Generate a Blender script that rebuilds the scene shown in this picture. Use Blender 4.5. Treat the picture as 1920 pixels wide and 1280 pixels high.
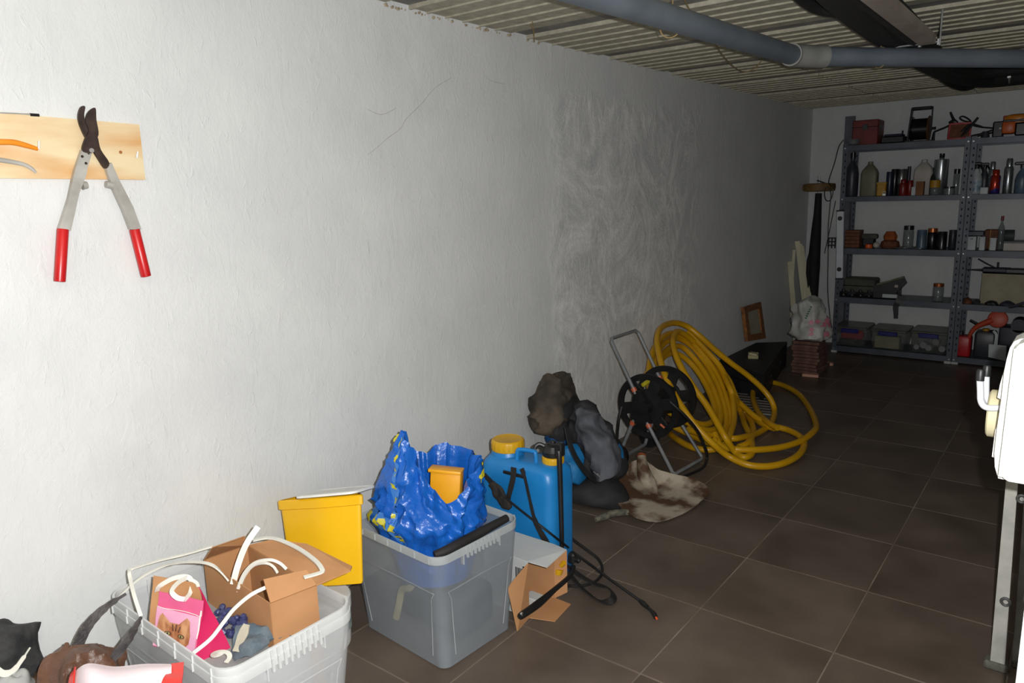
import bpy, bmesh, math, random
from mathutils import Vector, Matrix, Euler, noise
R = math.radians
PI = math.pi
for o in list(bpy.data.objects):
    bpy.data.objects.remove(o)
scene = bpy.context.scene
COL = scene.collection

# ------------------------------------------------------------------ camera, world, flash, exposure
CAM = Vector((2.1172, 0.0, 1.4563))
cam_data = bpy.data.cameras.new('camera')
cam = bpy.data.objects.new('camera', cam_data)
COL.objects.link(cam)
fwd = Vector((-0.60339, 0.77362, -0.19347)).normalized()
right = Vector((0.79147, 0.61062, -0.02678)).normalized()
up = right.cross(fwd).normalized()
rot = Matrix((right, up, -fwd)).transposed()
cam.matrix_world = Matrix.Translation(CAM) @ rot.to_4x4()
cam_data.sensor_width = 36.0
cam_data.lens = 25.93
cam_data.clip_start = 0.02
scene.camera = cam

world = bpy.data.worlds.new('world')
scene.world = world
world.use_nodes = True
world.node_tree.nodes['Background'].inputs[0].default_value = (0.75, 0.85, 1.0, 1)
world.node_tree.nodes['Background'].inputs[1].default_value = 0.008

# the camera's flash: beside the lens, a few centimetres to its right
fl = bpy.data.lights.new('flash', 'POINT')
fl.energy = 196.0
fl.color = (0.985, 0.995, 1.0)
fl.shadow_soft_size = 0.008
flash = bpy.data.objects.new('flash', fl)
flash.location = CAM + right * 0.055 + up * 0.03 + fwd * 0.01
COL.objects.link(flash)
# weak daylight from the open garage door behind the photographer
dl = bpy.data.lights.new('door_daylight', 'AREA')
dl.energy = 1.2
dl.color = (0.85, 0.92, 1.0)
dl.shape = 'RECTANGLE'
dl.size = 2.4
dl.size_y = 1.9
day = bpy.data.objects.new('door_daylight', dl)
day.location = (1.6, -1.9, 1.1)
day.rotation_euler = (R(90), 0, 0)
COL.objects.link(day)

scene.view_settings.view_transform = 'Standard'
scene.view_settings.look = 'None'
scene.view_settings.exposure = 0.0
scene.view_settings.gamma = 1.0
scene.view_settings.use_curve_mapping = False

# ------------------------------------------------------------------ materials
def srgb(r, g, b):
    f = lambda c: (c / 255 / 12.92) if c / 255 <= 0.04045 else ((c / 255 + 0.055) / 1.055) ** 2.4
    return (f(r), f(g), f(b), 1)

MATS = {}
def mat(name, c1, c2=None, rough=0.5, scale=12.0, bump=0.0, bscale=None, metal=0.0, spec=0.5, alpha=None,
        contrast=(0.35, 0.65), stretch=(1, 1, 1), detail=4.0, coords='Object', rvar=0.0):
    """noise-mottled principled material"""
    if name in MATS: return MATS[name]
    m = bpy.data.materials.new(name); m.use_nodes = True
    nt = m.node_tree; N = nt.nodes; L = nt.links
    bs = N['Principled BSDF']
    bs.inputs['Roughness'].default_value = rough
    bs.inputs['Metallic'].default_value = metal
    bs.inputs['Specular IOR Level'].default_value = spec
    tc = N.new('ShaderNodeTexCoord'); mp = N.new('ShaderNodeMapping')
    mp.inputs['Scale'].default_value = stretch
    L.new(tc.outputs[coords], mp.inputs[0])
    nz = N.new('ShaderNodeTexNoise'); nz.inputs['Scale'].default_value = scale; nz.inputs['Detail'].default_value = detail
    L.new(mp.outputs[0], nz.inputs['Vector'])
    cr = N.new('ShaderNodeValToRGB')
    cr.color_ramp.elements[0].position = contrast[0]; cr.color_ramp.elements[0].color = c1
    cr.color_ramp.elements[1].position = contrast[1]; cr.color_ramp.elements[1].color = c2 or tuple(min(1, v * 1.25) for v in c1[:3]) + (1,)
    L.new(nz.outputs[0], cr.inputs[0]); L.new(cr.outputs[0], bs.inputs['Base Color'])
    if rvar:
        mr = N.new('ShaderNodeMapRange'); mr.inputs[3].default_value = rough - rvar; mr.inputs[4].default_value = rough + rvar
        L.new(nz.outputs[0], mr.inputs[0]); L.new(mr.outputs[0], bs.inputs['Roughness'])
    if bump:
        nb = N.new('ShaderNodeTexNoise'); nb.inputs['Scale'].default_value = bscale or scale * 4; nb.inputs['Detail'].default_value = 5
        L.new(mp.outputs[0], nb.inputs['Vector'])
        bp = N.new('ShaderNodeBump'); bp.inputs['Strength'].default_value = bump; bp.inputs['Distance'].default_value = 0.01
        L.new(nb.outputs[0], bp.inputs['Height']); L.new(bp.outputs[0], bs.inputs['Normal'])
    if alpha is not None:
        tr = N.new('ShaderNodeBsdfTransparent'); mx = N.new('ShaderNodeMixShader')
        mx.inputs[0].default_value = alpha
        L.new(tr.outputs[0], mx.inputs[1]); L.new(bs.outputs[0], mx.inputs[2])
        L.new(mx.outputs[0], N['Material Output'].inputs[0])
    MATS[name] = m
    return m

def wall_material(name, lo, hi):
    m = bpy.data.materials.new(name); m.use_nodes = True
    nt = m.node_tree; N = nt.nodes; L = nt.links; bs = N['Principled BSDF']
    tc = N.new('ShaderNodeTexCoord')
    def nz(scale, det, st=(1, 1, 1), dist=0.0, rgh=0.55):
        mp = N.new('ShaderNodeMapping'); mp.inputs['Scale'].default_value = st
        L.new(tc.outputs['Object'], mp.inputs[0])
        n = N.new('ShaderNodeTexNoise'); n.inputs['Scale'].default_value = scale; n.inputs['Detail'].default_value = det
        n.inputs['Distortion'].default_value = dist; n.inputs['Roughness'].default_value = rgh
        L.new(mp.outputs[0], n.inputs['Vector']); return n.outputs[0]
    def math_(op, a, b):
        q = N.new('ShaderNodeMath'); q.operation = op
        for i, v in enumerate((a, b)):
            if isinstance(v, (int, float)): q.inputs[i].default_value = v
            else: L.new(v, q.inputs[i])
        return q.outputs[0]
    base = nz(3.0, 3)
    cr = N.new('ShaderNodeValToRGB')
    cr.color_ramp.elements[0].position = 0.3; cr.color_ramp.elements[0].color = srgb(lo, lo + 1, lo + 1)
    cr.color_ramp.elements[1].position = 0.7; cr.color_ramp.elements[1].color = srgb(hi, hi + 1, hi)
    L.new(base, cr.inputs[0])
    bs.inputs['Roughness'].default_value = 0.5
    bs.inputs['Specular IOR Level'].default_value = 0.3
    # trowel strokes, fine grain, and a rougher repaired patch further along the wall
    grain = nz(110, 5)
    stroke = nz(14, 6, (1, 1, 0.45), 1.6, 0.7)
    swirl = nz(3.6, 8, (1, 1, 0.7), 4.0, 0.72)
    ridge = nz(38, 4, (1, 1.0, 0.5), 0.8)
    r1 = N.new('ShaderNodeMapRange'); r1.inputs[1].default_value = 0.60; r1.inputs[2].default_value = 0.72
    L.new(ridge, r1.inputs[0])
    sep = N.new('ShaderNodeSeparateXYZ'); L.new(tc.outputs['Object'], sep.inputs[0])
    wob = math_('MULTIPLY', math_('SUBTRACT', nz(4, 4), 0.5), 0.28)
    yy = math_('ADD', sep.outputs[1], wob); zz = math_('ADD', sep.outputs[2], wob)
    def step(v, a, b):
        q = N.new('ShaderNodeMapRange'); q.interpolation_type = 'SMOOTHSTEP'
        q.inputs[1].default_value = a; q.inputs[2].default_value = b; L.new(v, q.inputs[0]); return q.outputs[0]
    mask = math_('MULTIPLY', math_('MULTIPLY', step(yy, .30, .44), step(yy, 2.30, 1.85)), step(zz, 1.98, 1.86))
    h = math_('ADD', math_('MULTIPLY', grain, 0.10), math_('MULTIPLY', stroke, 0.32))
    h = math_('ADD', h, math_('MULTIPLY', r1.outputs[0], 0.10))
    # pale trowel swirls: flash-lit roughness put into the colour, strongest in the repaired patch
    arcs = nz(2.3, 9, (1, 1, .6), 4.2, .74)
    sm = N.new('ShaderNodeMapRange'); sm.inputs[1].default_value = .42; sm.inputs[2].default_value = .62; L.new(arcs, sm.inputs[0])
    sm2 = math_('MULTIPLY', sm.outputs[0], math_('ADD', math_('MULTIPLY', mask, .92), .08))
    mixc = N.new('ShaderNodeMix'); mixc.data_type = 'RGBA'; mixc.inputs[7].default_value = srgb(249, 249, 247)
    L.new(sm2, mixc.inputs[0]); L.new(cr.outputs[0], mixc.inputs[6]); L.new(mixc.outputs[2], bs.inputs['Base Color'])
    rough_patch = math_('MULTIPLY', math_('ADD', swirl, math_('MULTIPLY', nz(60, 6, (1, 1, .7), 1.0, .8), 0.45)), math_('MULTIPLY', mask, 1.25))
    h = math_('ADD', h, rough_patch)
    bp = N.new('ShaderNodeBump'); bp.inputs['Strength'].default_value = 0.62; bp.inputs['Distance'].default_value = 0.012
    L.new(h, bp.inputs['Height']); L.new(bp.outputs[0], bs.inputs['Normal'])
    return m

# ------------------------------------------------------------------ mesh helpers
ORG = {}            # world origin of every object that parents something
class MB:
    def __init__(s): s.v = []; s.f = []
    def add(s, vs, fs, M=None):
        k = len(s.v)
        for p in vs:
            p = Vector(p)
            s.v.append(M @ p if M is not None else p)
        for f in fs: s.f.append([i + k for i in f])
        return s
    def box(s, c, size, bevel=0.0, rot=(0, 0, 0), seg=1, taper=None):
        bm = bmesh.new(); bmesh.ops.create_cube(bm, size=1.0)
        for v in bm.verts:
            tp = 1.0
            if taper is not None and v.co.z < 0: tp = taper
            v.co = Vector((v.co.x * size[0] * tp, v.co.y * size[1] * tp, v.co.z * size[2]))
        if bevel > 0:
            bmesh.ops.bevel(bm, geom=list(bm.edges), offset=bevel, segments=seg, affect='EDGES', profile=0.5)
        M = Matrix.Translation(Vector(c)) @ Euler(rot).to_matrix().to_4x4()
        bm.verts.index_update()
        s.add([v.co for v in bm.verts], [[v.index for v in f.verts] for f in bm.faces], M)
        bm.free(); return s
    def tube(s, pts, r, seg=10, smooth=0, closed=False, flat=None, cap=True):
        pts = [Vector(p) for p in pts]
        if smooth: pts, rr = catmull(pts, smooth, closed, r)
        else: rr = r if isinstance(r, (list, tuple)) else [r] * len(pts)
        if not isinstance(rr, (list, tuple)): rr = [rr] * len(pts)
        n = len(pts); k = len(s.v)
        t0 = (pts[1] - pts[0]).normalized()
        a = Vector((0, 0, 1)) if abs(t0.z) < 0.9 else Vector((1, 0, 0))
        nrm = (a - t0 * a.dot(t0)).normalized()
        for i in range(n):
            if closed: t = pts[(i + 1) % n] - pts[i - 1]
            else: t = pts[min(i + 1, n - 1)] - pts[max(i - 1, 0)]
            t = t.normalized() if t.length > 1e-9 else t0
            nrm = nrm - t * nrm.dot(t)
            nrm = nrm.normalized() if nrm.length > 1e-6 else Vector((1, 0, 0))
            bn = t.cross(nrm)
            for j in range(seg):
                an = 2 * PI * j / seg
                ca, sa = math.cos(an), math.sin(an)
                if flat: sa *= flat
                s.v.append(pts[i] + (nrm * ca + bn * sa) * rr[i])
        m = n if closed else n - 1
        for i in range(m):
            for j in range(seg):
                a_ = k + i * seg + j; b_ = k + i * seg + (j + 1) % seg
                c_ = k + ((i + 1) % n) * seg + (j + 1) % seg; d_ = k + ((i + 1) % n) * seg + j
                s.f.append([a_, d_, c_, b_][::-1])
        if not closed and cap:
            s.f.append([k + j for j in range(seg)][::-1]); s.f.append([k + (n - 1) * seg + j for j in range(seg)])
        return s
    def strap(s, pts, w, t, up=(0, 0, 1), smooth=6):
        """flat band: width w along 'side' = tangent x up"""
        pts = [Vector(p) for p in pts]
        if smooth: pts, _ = catmull(pts, smooth, False, 1)
        n = len(pts); k = len(s.v); up = Vector(up)
        for i in range(n):
            tg = (pts[min(i + 1, n - 1)] - pts[max(i - 1, 0)]).normalized()
            sd = tg.cross(up); sd = sd.normalized() if sd.length > 1e-5 else Vector((1, 0, 0))
            nn = sd.cross(tg).normalized()
            ww = w[min(int(i * len(w) / n), len(w) - 1)] if isinstance(w, (list, tuple)) else w
            for a_, b_ in ((-.5, -.5), (.5, -.5), (.5, .5), (-.5, .5)):
                s.v.append(pts[i] + sd * ww * a_ + nn * t * b_)
        for i in range(n - 1):
            for j in range(4):
                s.f.append([k + i * 4 + j, k + i * 4 + (j + 1) % 4, k + (i + 1) * 4 + (j + 1) % 4, k + (i + 1) * 4 + j])
        s.f.append([k, k + 3, k + 2, k + 1]); s.f.append([k + (n - 1) * 4 + j for j in range(4)])
        return s
    def lathe(s, prof, c=(0, 0, 0), seg=20, M=None, sx=1, sy=1):
        """profile [(r,z)...] bottom to top, capped"""
        k = len(s.v); c = Vector(c)
        for r_, z_ in prof:
            for j in range(seg):
                an = 2 * PI * j / seg
                p = Vector((r_ * math.cos(an) * sx, r_ * math.sin(an) * sy, z_))
                s.v.append((M @ p if M is not None else p) + c)
        for i in range(len(prof) - 1):
            for j in range(seg):
                s.f.append([k + i * seg + j, k + i * seg + (j + 1) % seg, k + (i + 1) * seg + (j + 1) % seg, k + (i + 1) * seg + j])
        s.f.append([k + j for j in range(seg)][::-1]); s.f.append([k + (len(prof) - 1) * seg + j for j in range(seg)])
        return s
    def prism(s, poly, n, t):
        """planar polygon (3-D points) given thickness t along n, both ways"""
        n = Vector(n).normalized() * t / 2; k = len(s.v); m = len(poly)
        for p in poly: s.v.append(Vector(p) - n)
        for p in poly: s.v.append(Vector(p) + n)
        s.f.append([k + i for i in range(m)][::-1]); s.f.append([k + m + i for i in range(m)])
        for i in range(m): s.f.append([k + i, k + (i + 1) % m, k + m + (i + 1) % m, k + m + i])
        return s
    def grid(s, rows, fn=None, th=0.0, closed=False):
        """surface through rows of points; th gives it thickness"""
        h = len(rows); w = len(rows[0]); k = len(s.v)
        P_ = [[Vector(p) for p in r_] for r_ in rows]
        for r_ in P_:
            for p in r_: s.v.append(p)
        cw = w if closed else w - 1
        for i in range(h - 1):
            for j in range(cw):
                s.f.append([k + i * w + j, k + i * w + (j + 1) % w, k + (i + 1) * w + (j + 1) % w, k + (i + 1) * w + j])
        if th:
            k2 = len(s.v)
            for i in range(h):
                for j in range(w):
                    dj = P_[i][(j + 1) % w if closed else min(j + 1, w - 1)] - P_[i][(j - 1) % w if closed else max(j - 1, 0)]
                    di = P_[min(i + 1, h - 1)][j] - P_[max(i - 1, 0)][j]
                    nn = dj.cross(di); nn = nn.normalized() if nn.length > 1e-9 else Vector((0, 0, 1))
                    s.v.append(P_[i][j] - nn * th)
            for i in range(h - 1):
                for j in range(cw):
                    s.f.append([k2 + i * w + j, k2 + (i + 1) * w + j, k2 + (i + 1) * w + (j + 1) % w, k2 + i * w + (j + 1) % w])
            for i in (0, h - 1):
                for j in range(cw):
                    q = [k + i * w + j, k + i * w + (j + 1) % w, k2 + i * w + (j + 1) % w, k2 + i * w + j]
                    s.f.append(q[::-1] if i == 0 else q)
            if not closed:
                for j in (0, w - 1):
                    for i in range(h - 1):
                        q = [k + i * w + j, k + (i + 1) * w + j, k2 + (i + 1) * w + j, k2 + i * w + j]
                        s.f.append(q if j == 0 else q[::-1])
        return s
    def mesh(s, name, smooth=True, angle=35, org=Vector((0, 0, 0))):
        me = bpy.data.meshes.new(name)
        me.from_pydata([v - org for v in s.v], [], s.f)
        me.validate(verbose=False); me.update()
        bm = bmesh.new(); bm.from_mesh(me); bmesh.ops.recalc_face_normals(bm, faces=bm.faces); bm.to_mesh(me); bm.free()
        if smooth:
            me.shade_smooth(); me.set_sharp_from_angle(angle=R(angle))
        return me
    def build(s, name, m, parent=None, smooth=True, angle=35, org=None):
        if parent is not None: base = ORG[parent.name]
        else: base = Vector((0, 0, 0))
        if org is None:
            if parent is not None: org = base
            else:
                lo = Vector((min(v[i] for v in s.v) for i in range(3))); hi = Vector((max(v[i] for v in s.v) for i in range(3)))
                org = Vector(((lo.x + hi.x) / 2, (lo.y + hi.y) / 2, lo.z))
        org = Vector(org)
        o = bpy.data.objects.new(name, s.mesh(name, smooth, angle, org))
        o.data.materials.append(m)
        COL.objects.link(o)
        if parent is not None: o.parent = parent
        o.location = org - base
        ORG[o.name] = org
        return o

def catmull(pts, k, closed, r):
    n = len(pts); out = []; ro = []
    rl = list(r) if isinstance(r, (list, tuple)) else [r] * n
    m = n if closed else n - 1
    for i in range(m):
        p0 = pts[(i - 1) % n] if closed or i > 0 else pts[0]
        p1 = pts[i]; p2 = pts[(i + 1) % n]
        p3 = pts[(i + 2) % n] if closed or i + 2 < n else pts[-1]
        for j in range(k):
            t = j / k; t2 = t * t; t3 = t2 * t
            out.append(0.5 * ((2 * p1) + (p2 - p0) * t + (2 * p0 - 5 * p1 + 4 * p2 - p3) * t2 + (3 * p1 - p0 - 3 * p2 + p3) * t3))
            ro.append(rl[i] * (1 - t) + rl[(i + 1) % n] * t)
    if not closed: out.append(pts[-1]); ro.append(rl[-1])
    return out, ro

def tag(o, label, cat, group=None, kind=None):
    o['label'] = label
    if cat: o['category'] = cat
    if group: o['group'] = group
    if kind: o['kind'] = kind
    return o
def thing(name, label, cat, loc, group=None):
    o = bpy.data.objects.new(name, None); COL.objects.link(o); o.location = loc; o.empty_display_size = 0.05
    ORG[o.name] = Vector(loc)
    return tag(o, label, cat, group)
def struct(o, label=None):
    o['kind'] = 'structure'
    if label: o['label'] = label
    return o
def rows_smooth(rows, ku, kv):
    """refine a control net of points both ways"""
    a = [catmull([Vector(p) for p in r_], kv, False, 1)[0] for r_ in rows]
    cols = [catmull([a[i][j] for i in range(len(a))], ku, False, 1)[0] for j in range(len(a[0]))]
    return [[cols[j][i] for j in range(len(cols))] for i in range(len(cols[0]))]
def fbm(p, sc, o=4):
    return noise.fractal(Vector(p) * sc, 0.9, 2.1, o)
def ridged(p, sc):
    v = noise.noise(Vector(p) * sc) ; return 1 - abs(v) * 2
def lump(rings, seg=40, amp=0.012, sc=9, seed=0, crease=0.5, sq=2.0, closed_top=True):
    """stacked soft cross-sections: rings = [(centre, rx, ry, rotz, tiltvec)...] -> rows for a crumpled cloth volume"""
    cs, ext = [], []
    n = len(rings)
    C_ = catmull([Vector(r_[0]) for r_ in rings], 5, False, 1)[0]
    RX = catmull([Vector((r_[1], r_[2], r_[3] if len(r_) > 3 else 0)) for r_ in rings], 5, False, 1)[0]
    rows = []
    for i, (c, q) in enumerate(zip(C_, RX)):
        tg = (C_[min(i + 1, len(C_) - 1)] - C_[max(i - 1, 0)]).normalized()
        ax = Vector((math.cos(q.z), math.sin(q.z), 0)); ax = (ax - tg * ax.dot(tg)).normalized(); ay = tg.cross(ax)
        row = []
        for j in range(seg):
            an = 2 * PI * j / seg
            ca, sa = math.cos(an), math.sin(an)
            ce = math.copysign(abs(ca) ** (2 / sq), ca); se = math.copysign(abs(sa) ** (2 / sq), sa)
            p = c + ax * ce * max(q.x, 0.002) + ay * se * max(q.y, 0.002)
            d = (ax * ce + ay * se); d = d.normalized() if d.length > 1e-6 else d
            k = fbm(p + Vector((seed, seed * .7, 0)), sc) * (1 - crease) + (ridged(p + Vector((seed, 3, seed)), sc * .8) - .5) * crease
            row.append(p + d * k * amp)
        rows.append(row)
    return rows
def add_lump(mb, rings, **kw):
    rows = lump(rings, **kw)
    k = len(mb.v); w = len(rows[0])
    mb.grid(rows, closed=True)
    mb.f.append([k + j for j in range(w)][::-1]); mb.f.append([k + (len(rows) - 1) * w + j for j in range(w)])
    return mb

# ------------------------------------------------------------------ room
T = 0.45                      # floor tile module
H = 2.158                     # underside of the ceiling
YB = 7.327                    # back wall
XR = 3.3                      # right wall
YF = -2.0                     # front (garage door side)
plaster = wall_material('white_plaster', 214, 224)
plaster_b = wall_material('white_plaster_back', 196, 204)  # same plaster toned down: weaker flash at the back put into its colour
def slab(name, lo, hi, m, parent=None, bevel=0.0):
    mb = MB(); lo = Vector(lo); hi = Vector(hi)
    mb.box((lo + hi) / 2, hi - lo, bevel)
    return mb.build(name, m, parent, smooth=False, org=((lo.x + hi.x) / 2, (lo.y + hi.y) / 2, lo.z))
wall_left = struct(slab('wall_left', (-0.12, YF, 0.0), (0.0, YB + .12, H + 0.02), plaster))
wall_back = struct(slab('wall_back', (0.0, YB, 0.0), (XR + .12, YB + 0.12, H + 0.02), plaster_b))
grey_block = mat('grey_render', srgb(128, 126, 120), srgb(146, 143, 136), rough=.9, bump=.3)
wall_right = struct(slab('wall_right', (XR, YF, 0.0), (XR + 0.12, YB, H + 0.02), grey_block))
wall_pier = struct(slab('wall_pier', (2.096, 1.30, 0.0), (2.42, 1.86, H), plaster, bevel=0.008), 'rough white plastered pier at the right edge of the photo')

crack = mat('crack', srgb(150, 136, 126), srgb(186, 180, 172), rough=.9, scale=30)
for pts in ([(0,1.886,1.619), (0,1.947,1.655), (0,1.992,1.684), (0,2.061,1.722), (0,2.092,1.759), (0,2.178,1.819), (0,2.258,1.886), (0,2.359,1.935)],
            [(0,2.562,1.984), (0,2.596,1.955), (0,2.662,1.946), (0,2.719,1.945)], [(0,1.9,1.779), (0,1.964,1.765), (0,2.039,1.793)]):
    MB().tube([(0.0, p[1], p[2]) for p in pts], 0.0007, 5, smooth=3).build('crack', crack, wall_left)

crumb = mat('mortar_crumb', srgb(150, 136, 112), srgb(184, 170, 144), rough=.95)
random.seed(6); mb = MB()
for k in range(46):
    y = 2.0 + 1.0 * random.random() ** 1.3; s_ = random.uniform(.003, .010)
    mb.box((s_ * .4, y, H - .002 - random.random() * .006), (s_, s_ * 1.6, s_), s_ * .25, rot=(random.random(), random.random(), random.random()))
tag(mb.build('mortar_crumbs', crumb, wall_left), 'crumbs of mortar along the top of the wall', None, None, 'stuff')
grout = mat('grout', srgb(104, 92, 80), srgb(140, 128, 114), rough=.9, scale=5)
tilem = mat('dark_tile', srgb(80, 69, 60), srgb(109, 96, 86), rough=.42, scale=3.2, contrast=(.3, .72), bump=.06, bscale=40, detail=6, rvar=.1, spec=.4, coords='Object')
nt = tilem.node_tree            # every tile gets its own patch of the mottling
oi = nt.nodes.new('ShaderNodeObjectInfo'); vm = nt.nodes.new('ShaderNodeVectorMath'); vm.operation = 'ADD'
tc_ = [n for n in nt.nodes if n.type == 'TEX_COORD'][0]; mp_ = [n for n in nt.nodes if n.type == 'MAPPING'][0]
sc_ = nt.nodes.new('ShaderNodeVectorMath'); sc_.operation = 'SCALE'; sc_.inputs['Scale'].default_value = 37.0
cb_ = nt.nodes.new('ShaderNodeCombineXYZ')
nt.links.new(oi.outputs['Random'], cb_.inputs[0]); nt.links.new(oi.outputs['Random'], cb_.inputs[1])
nt.links.new(cb_.outputs[0], sc_.inputs[0]); nt.links.new(tc_.outputs['Object'], vm.inputs[0]); nt.links.new(sc_.outputs[0], vm.inputs[1])
nt.links.new(vm.outputs[0], mp_.inputs[0])

floor = struct(slab('floor', (0.0, YF, -0.10), (XR, YB, -0.0022), grout))
AX, AY = 1.1557, 1.8301
def tile_mesh(w, d, name='tile'):
    mb = MB(); mb.box((0, 0, -.004), (w, d, .008), 0.0012)
    return mb.mesh(name, smooth=False)
full = tile_mesh(T - .005, T - .005); full.materials.append(tilem)
xs = sorted([AX + k * T for k in range(-2, 5) if 0 < AX + k * T < XR]); xs = [0.0] + xs + [XR]
ys = sorted([AY + k * T for k in range(-8, 13) if YF < AY + k * T < YB]); ys = [YF] + ys + [YB]
random.seed(4)
fo = ORG['floor']
for i in range(len(xs) - 1):
    for j in range(len(ys) - 1):
        w, d = xs[i + 1] - xs[i], ys[j + 1] - ys[j]
        if abs(w - T) < 1e-4 and abs(d - T) < 1e-4: me = full
        else:
            me = tile_mesh(w - .005, d - .005); me.materials.append(tilem)
        o = bpy.data.objects.new('tile', me); COL.objects.link(o); o.parent = floor
        o.location = Vector(((xs[i] + xs[i + 1]) / 2, (ys[j] + ys[j + 1]) / 2, random.uniform(-.0004, 0))) - fo
        o.rotation_euler = (random.uniform(-.0007, .0007), random.uniform(-.0007, .0007), 0)

# ceiling: joists across the room with ribbed cream blocks between them
slabm = mat('slab_dark', srgb(90, 85, 75), srgb(110, 104, 92), rough=.95)
joistm = mat('joist_concrete', srgb(112, 110, 106), srgb(140, 137, 130), rough=.9, scale=8, bump=.3)
blockm = mat('ceiling_block', srgb(158, 152, 134), srgb(184, 179, 160), rough=.9, scale=26, bump=.35, bscale=160, contrast=(.3, .7))
ceiling = struct(slab('ceiling', (0.0, YF, H + 0.03), (XR, YB, H + 0.15), slabm))
co = ORG['ceiling']
JP, J0, JW = 0.7475, 2.015, 0.118
jm = None; bmz = {}
def block_mesh(w, d):
    mb = MB(); n = 6; pitch = d / n
    prof = [(0.0, .03), (0.0, 0.0), (.012, .0), (.013, .007)]
    for q in range(n):
        y1 = (q + 1) * pitch
        if q < n - 1: prof += [(y1 - .009, .007), (y1 - .009, .0), (y1 - .001, .0), (y1, .007)]
        else: prof += [(d, .007), (d, .03)]
    rows = [[(-w / 2 + .002, y, z) for y, z in prof], [(w / 2 - .002, y, z) for y, z in prof]]
    mb.grid(rows); k = len(mb.v) - 2 * len(prof); m_ = len(prof)
    mb.f.append([k + i for i in range(m_)]); mb.f.append([k + m_ + i for i in range(m_)][::-1])
    mb.f.append([k, k + m_ - 1, k + 2 * m_ - 1, k + m_])
    return mb.mesh('ceiling_block', smooth=False)
rows_y = [J0 + JP * k for k in range(-6, 8)]
bw = 0.66
for y in rows_y:
    if y + JW > YF and y < YB:
        y0, y1 = max(y, YF), min(y + JW, YB)
        o = slab('joist', (0.002, y0, H + .016), (XR - .002, y1, H + .03), joistm, ceiling)
    b0, b1 = y + JW, y + JP
    b0, b1 = max(b0, YF), min(b1, YB)
    if b1 - b0 > .05:
        key = round(b1 - b0, 3)
        if key not in bmz:
            bmz[key] = block_mesh(bw, b1 - b0); bmz[key].materials.append(blockm)
        for k in range(5):
            o = bpy.data.objects.new('ceiling_block', bmz[key]); COL.objects.link(o); o.parent = ceiling
            o.location = Vector((bw * (k + .5), b0, H + random.uniform(-.0015, .0015))) - co

# ------------------------------------------------------------------ pipes and door gear under the ceiling
pvc = mat('grey_pvc', srgb(96, 104, 112), srgb(110, 118, 126), rough=.45, scale=6)
pvc2 = mat('grey_pvc_light', srgb(128, 128, 124), srgb(140, 140, 135), rough=.5)
wirem = mat('rusty_wire', srgb(150, 125, 80), srgb(175, 150, 100), rough=.6)
galv = mat('galvanised', srgb(150, 152, 152), srgb(178, 178, 176), rough=.4, metal=.6, scale=30)
blackp = mat('black_plastic', srgb(20, 20, 21), srgb(30, 30, 31), rough=.45)
t = thing('drain_pipe', 'grey plastic drain pipe hung under the ceiling, bending at a light grey collar', 'pipe', (1.088,3.339,2))
E1 = Vector((1.073,3.305,2)); E0 = E1 + (Vector((0.9668,1.935,2)) - E1) * 1.7; E2 = Vector((1.131,3.401,2)); E3 = E2 + (Vector((1.814,4.19,2)) - E2) * 2.4
pr = .0395
MB().tube([E0, E1], pr, 24).build('pipe_run', pvc, t)
MB().tube([E2, E3], pr, 24).build('pipe_run', pvc, t)
mid = (E1 + E2) / 2
MB().tube([E1 - (E1 - E0).normalized() * .03, E1, mid, E2, E2 + (E3 - E2).normalized() * .05], pr + .006, 24, smooth=5).build('elbow', pvc2, t)
for px_ in ((0.9582,2.388,2), (1.333,3.647,2)):
    c = Vector(px_)
    ax = (E1 - E0).normalized() if c.y < 3.3 else (E3 - E2).normalized()
    sd = ax.cross(Vector((0, 0, 1))).normalized()
    loop = [c + sd * math.cos(a) * (pr + .003) + Vector((0, 0, math.sin(a) * (pr + .003))) for a in [R(q) for q in range(90, 451, 30)]]
    w_ = MB().tube(loop, .002, 6, smooth=3)
    w_.tube([c + Vector((0, 0, pr)), c + Vector((.004, .004, pr + .04)), c + Vector((0, 0, H - c.z + .01))], .002, 6, smooth=3)
    w_.build('wire_tie', wirem, t)
wl = MB().tube([(0.8685,2.669,2.15), (0.8083,2.893,2.13), (0.716,3.297,2.11), (0.5791,3.827,2.1), (0.5108,4.208,2.1), (0.5763,4.216,2.11), (0.666,4.099,2.14), (0.7161,4.017,2.155)], .0025, 6, smooth=5)
tag(wl.build('wire', wirem), 'thin slack wire looping down from the ceiling past the grey pipe', 'wire')
wl = MB().tube([(0.2325,2.61,2.155), (0.164,2.715,2.15), (0.0759,2.84,2.13), (0.1315,2.756,2.15), (0.2036,2.634,2.155)], .0018, 6, smooth=4)
tag(wl.build('wire', wirem), 'short loose wire end sticking down beside the top of the white wall', 'wire')
t = thing('door_rail', 'light grey steel garage door rail hung under the ceiling on a cross strap', 'rail', (1.51, 3.6, 2.03))
mb = MB(); ch = [(-.03, .0), (.03, .0), (.03, .035), (.025, .035), (.025, .005), (-.025, .005), (-.025, .035), (-.03, .035)]
k = [[(1.51 + a, y, 2.03 + b) for a, b in ch] for y in (0.3, 3.66)]
mb.grid(k, closed=True); mb.f.append(list(range(8))); mb.f.append([15 - i for i in range(8)])
railm = mat('rail_steel', srgb(150, 138, 128), srgb(172, 162, 152), rough=.5, scale=7, metal=.1)
mb.build('channel', railm, t, smooth=False)
mb = MB(); a = Vector((1.385,3.69,2.04)); b = Vector((1.551,3.684,2.04))
d_ = (b - a).normalized(); n_ = Vector((-d_.y, d_.x, 0))
mb.box((a + b) / 2, ((b - a).length, .022, .004), 0, rot=(0, 0, math.atan2(d_.y, d_.x)))
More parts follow.
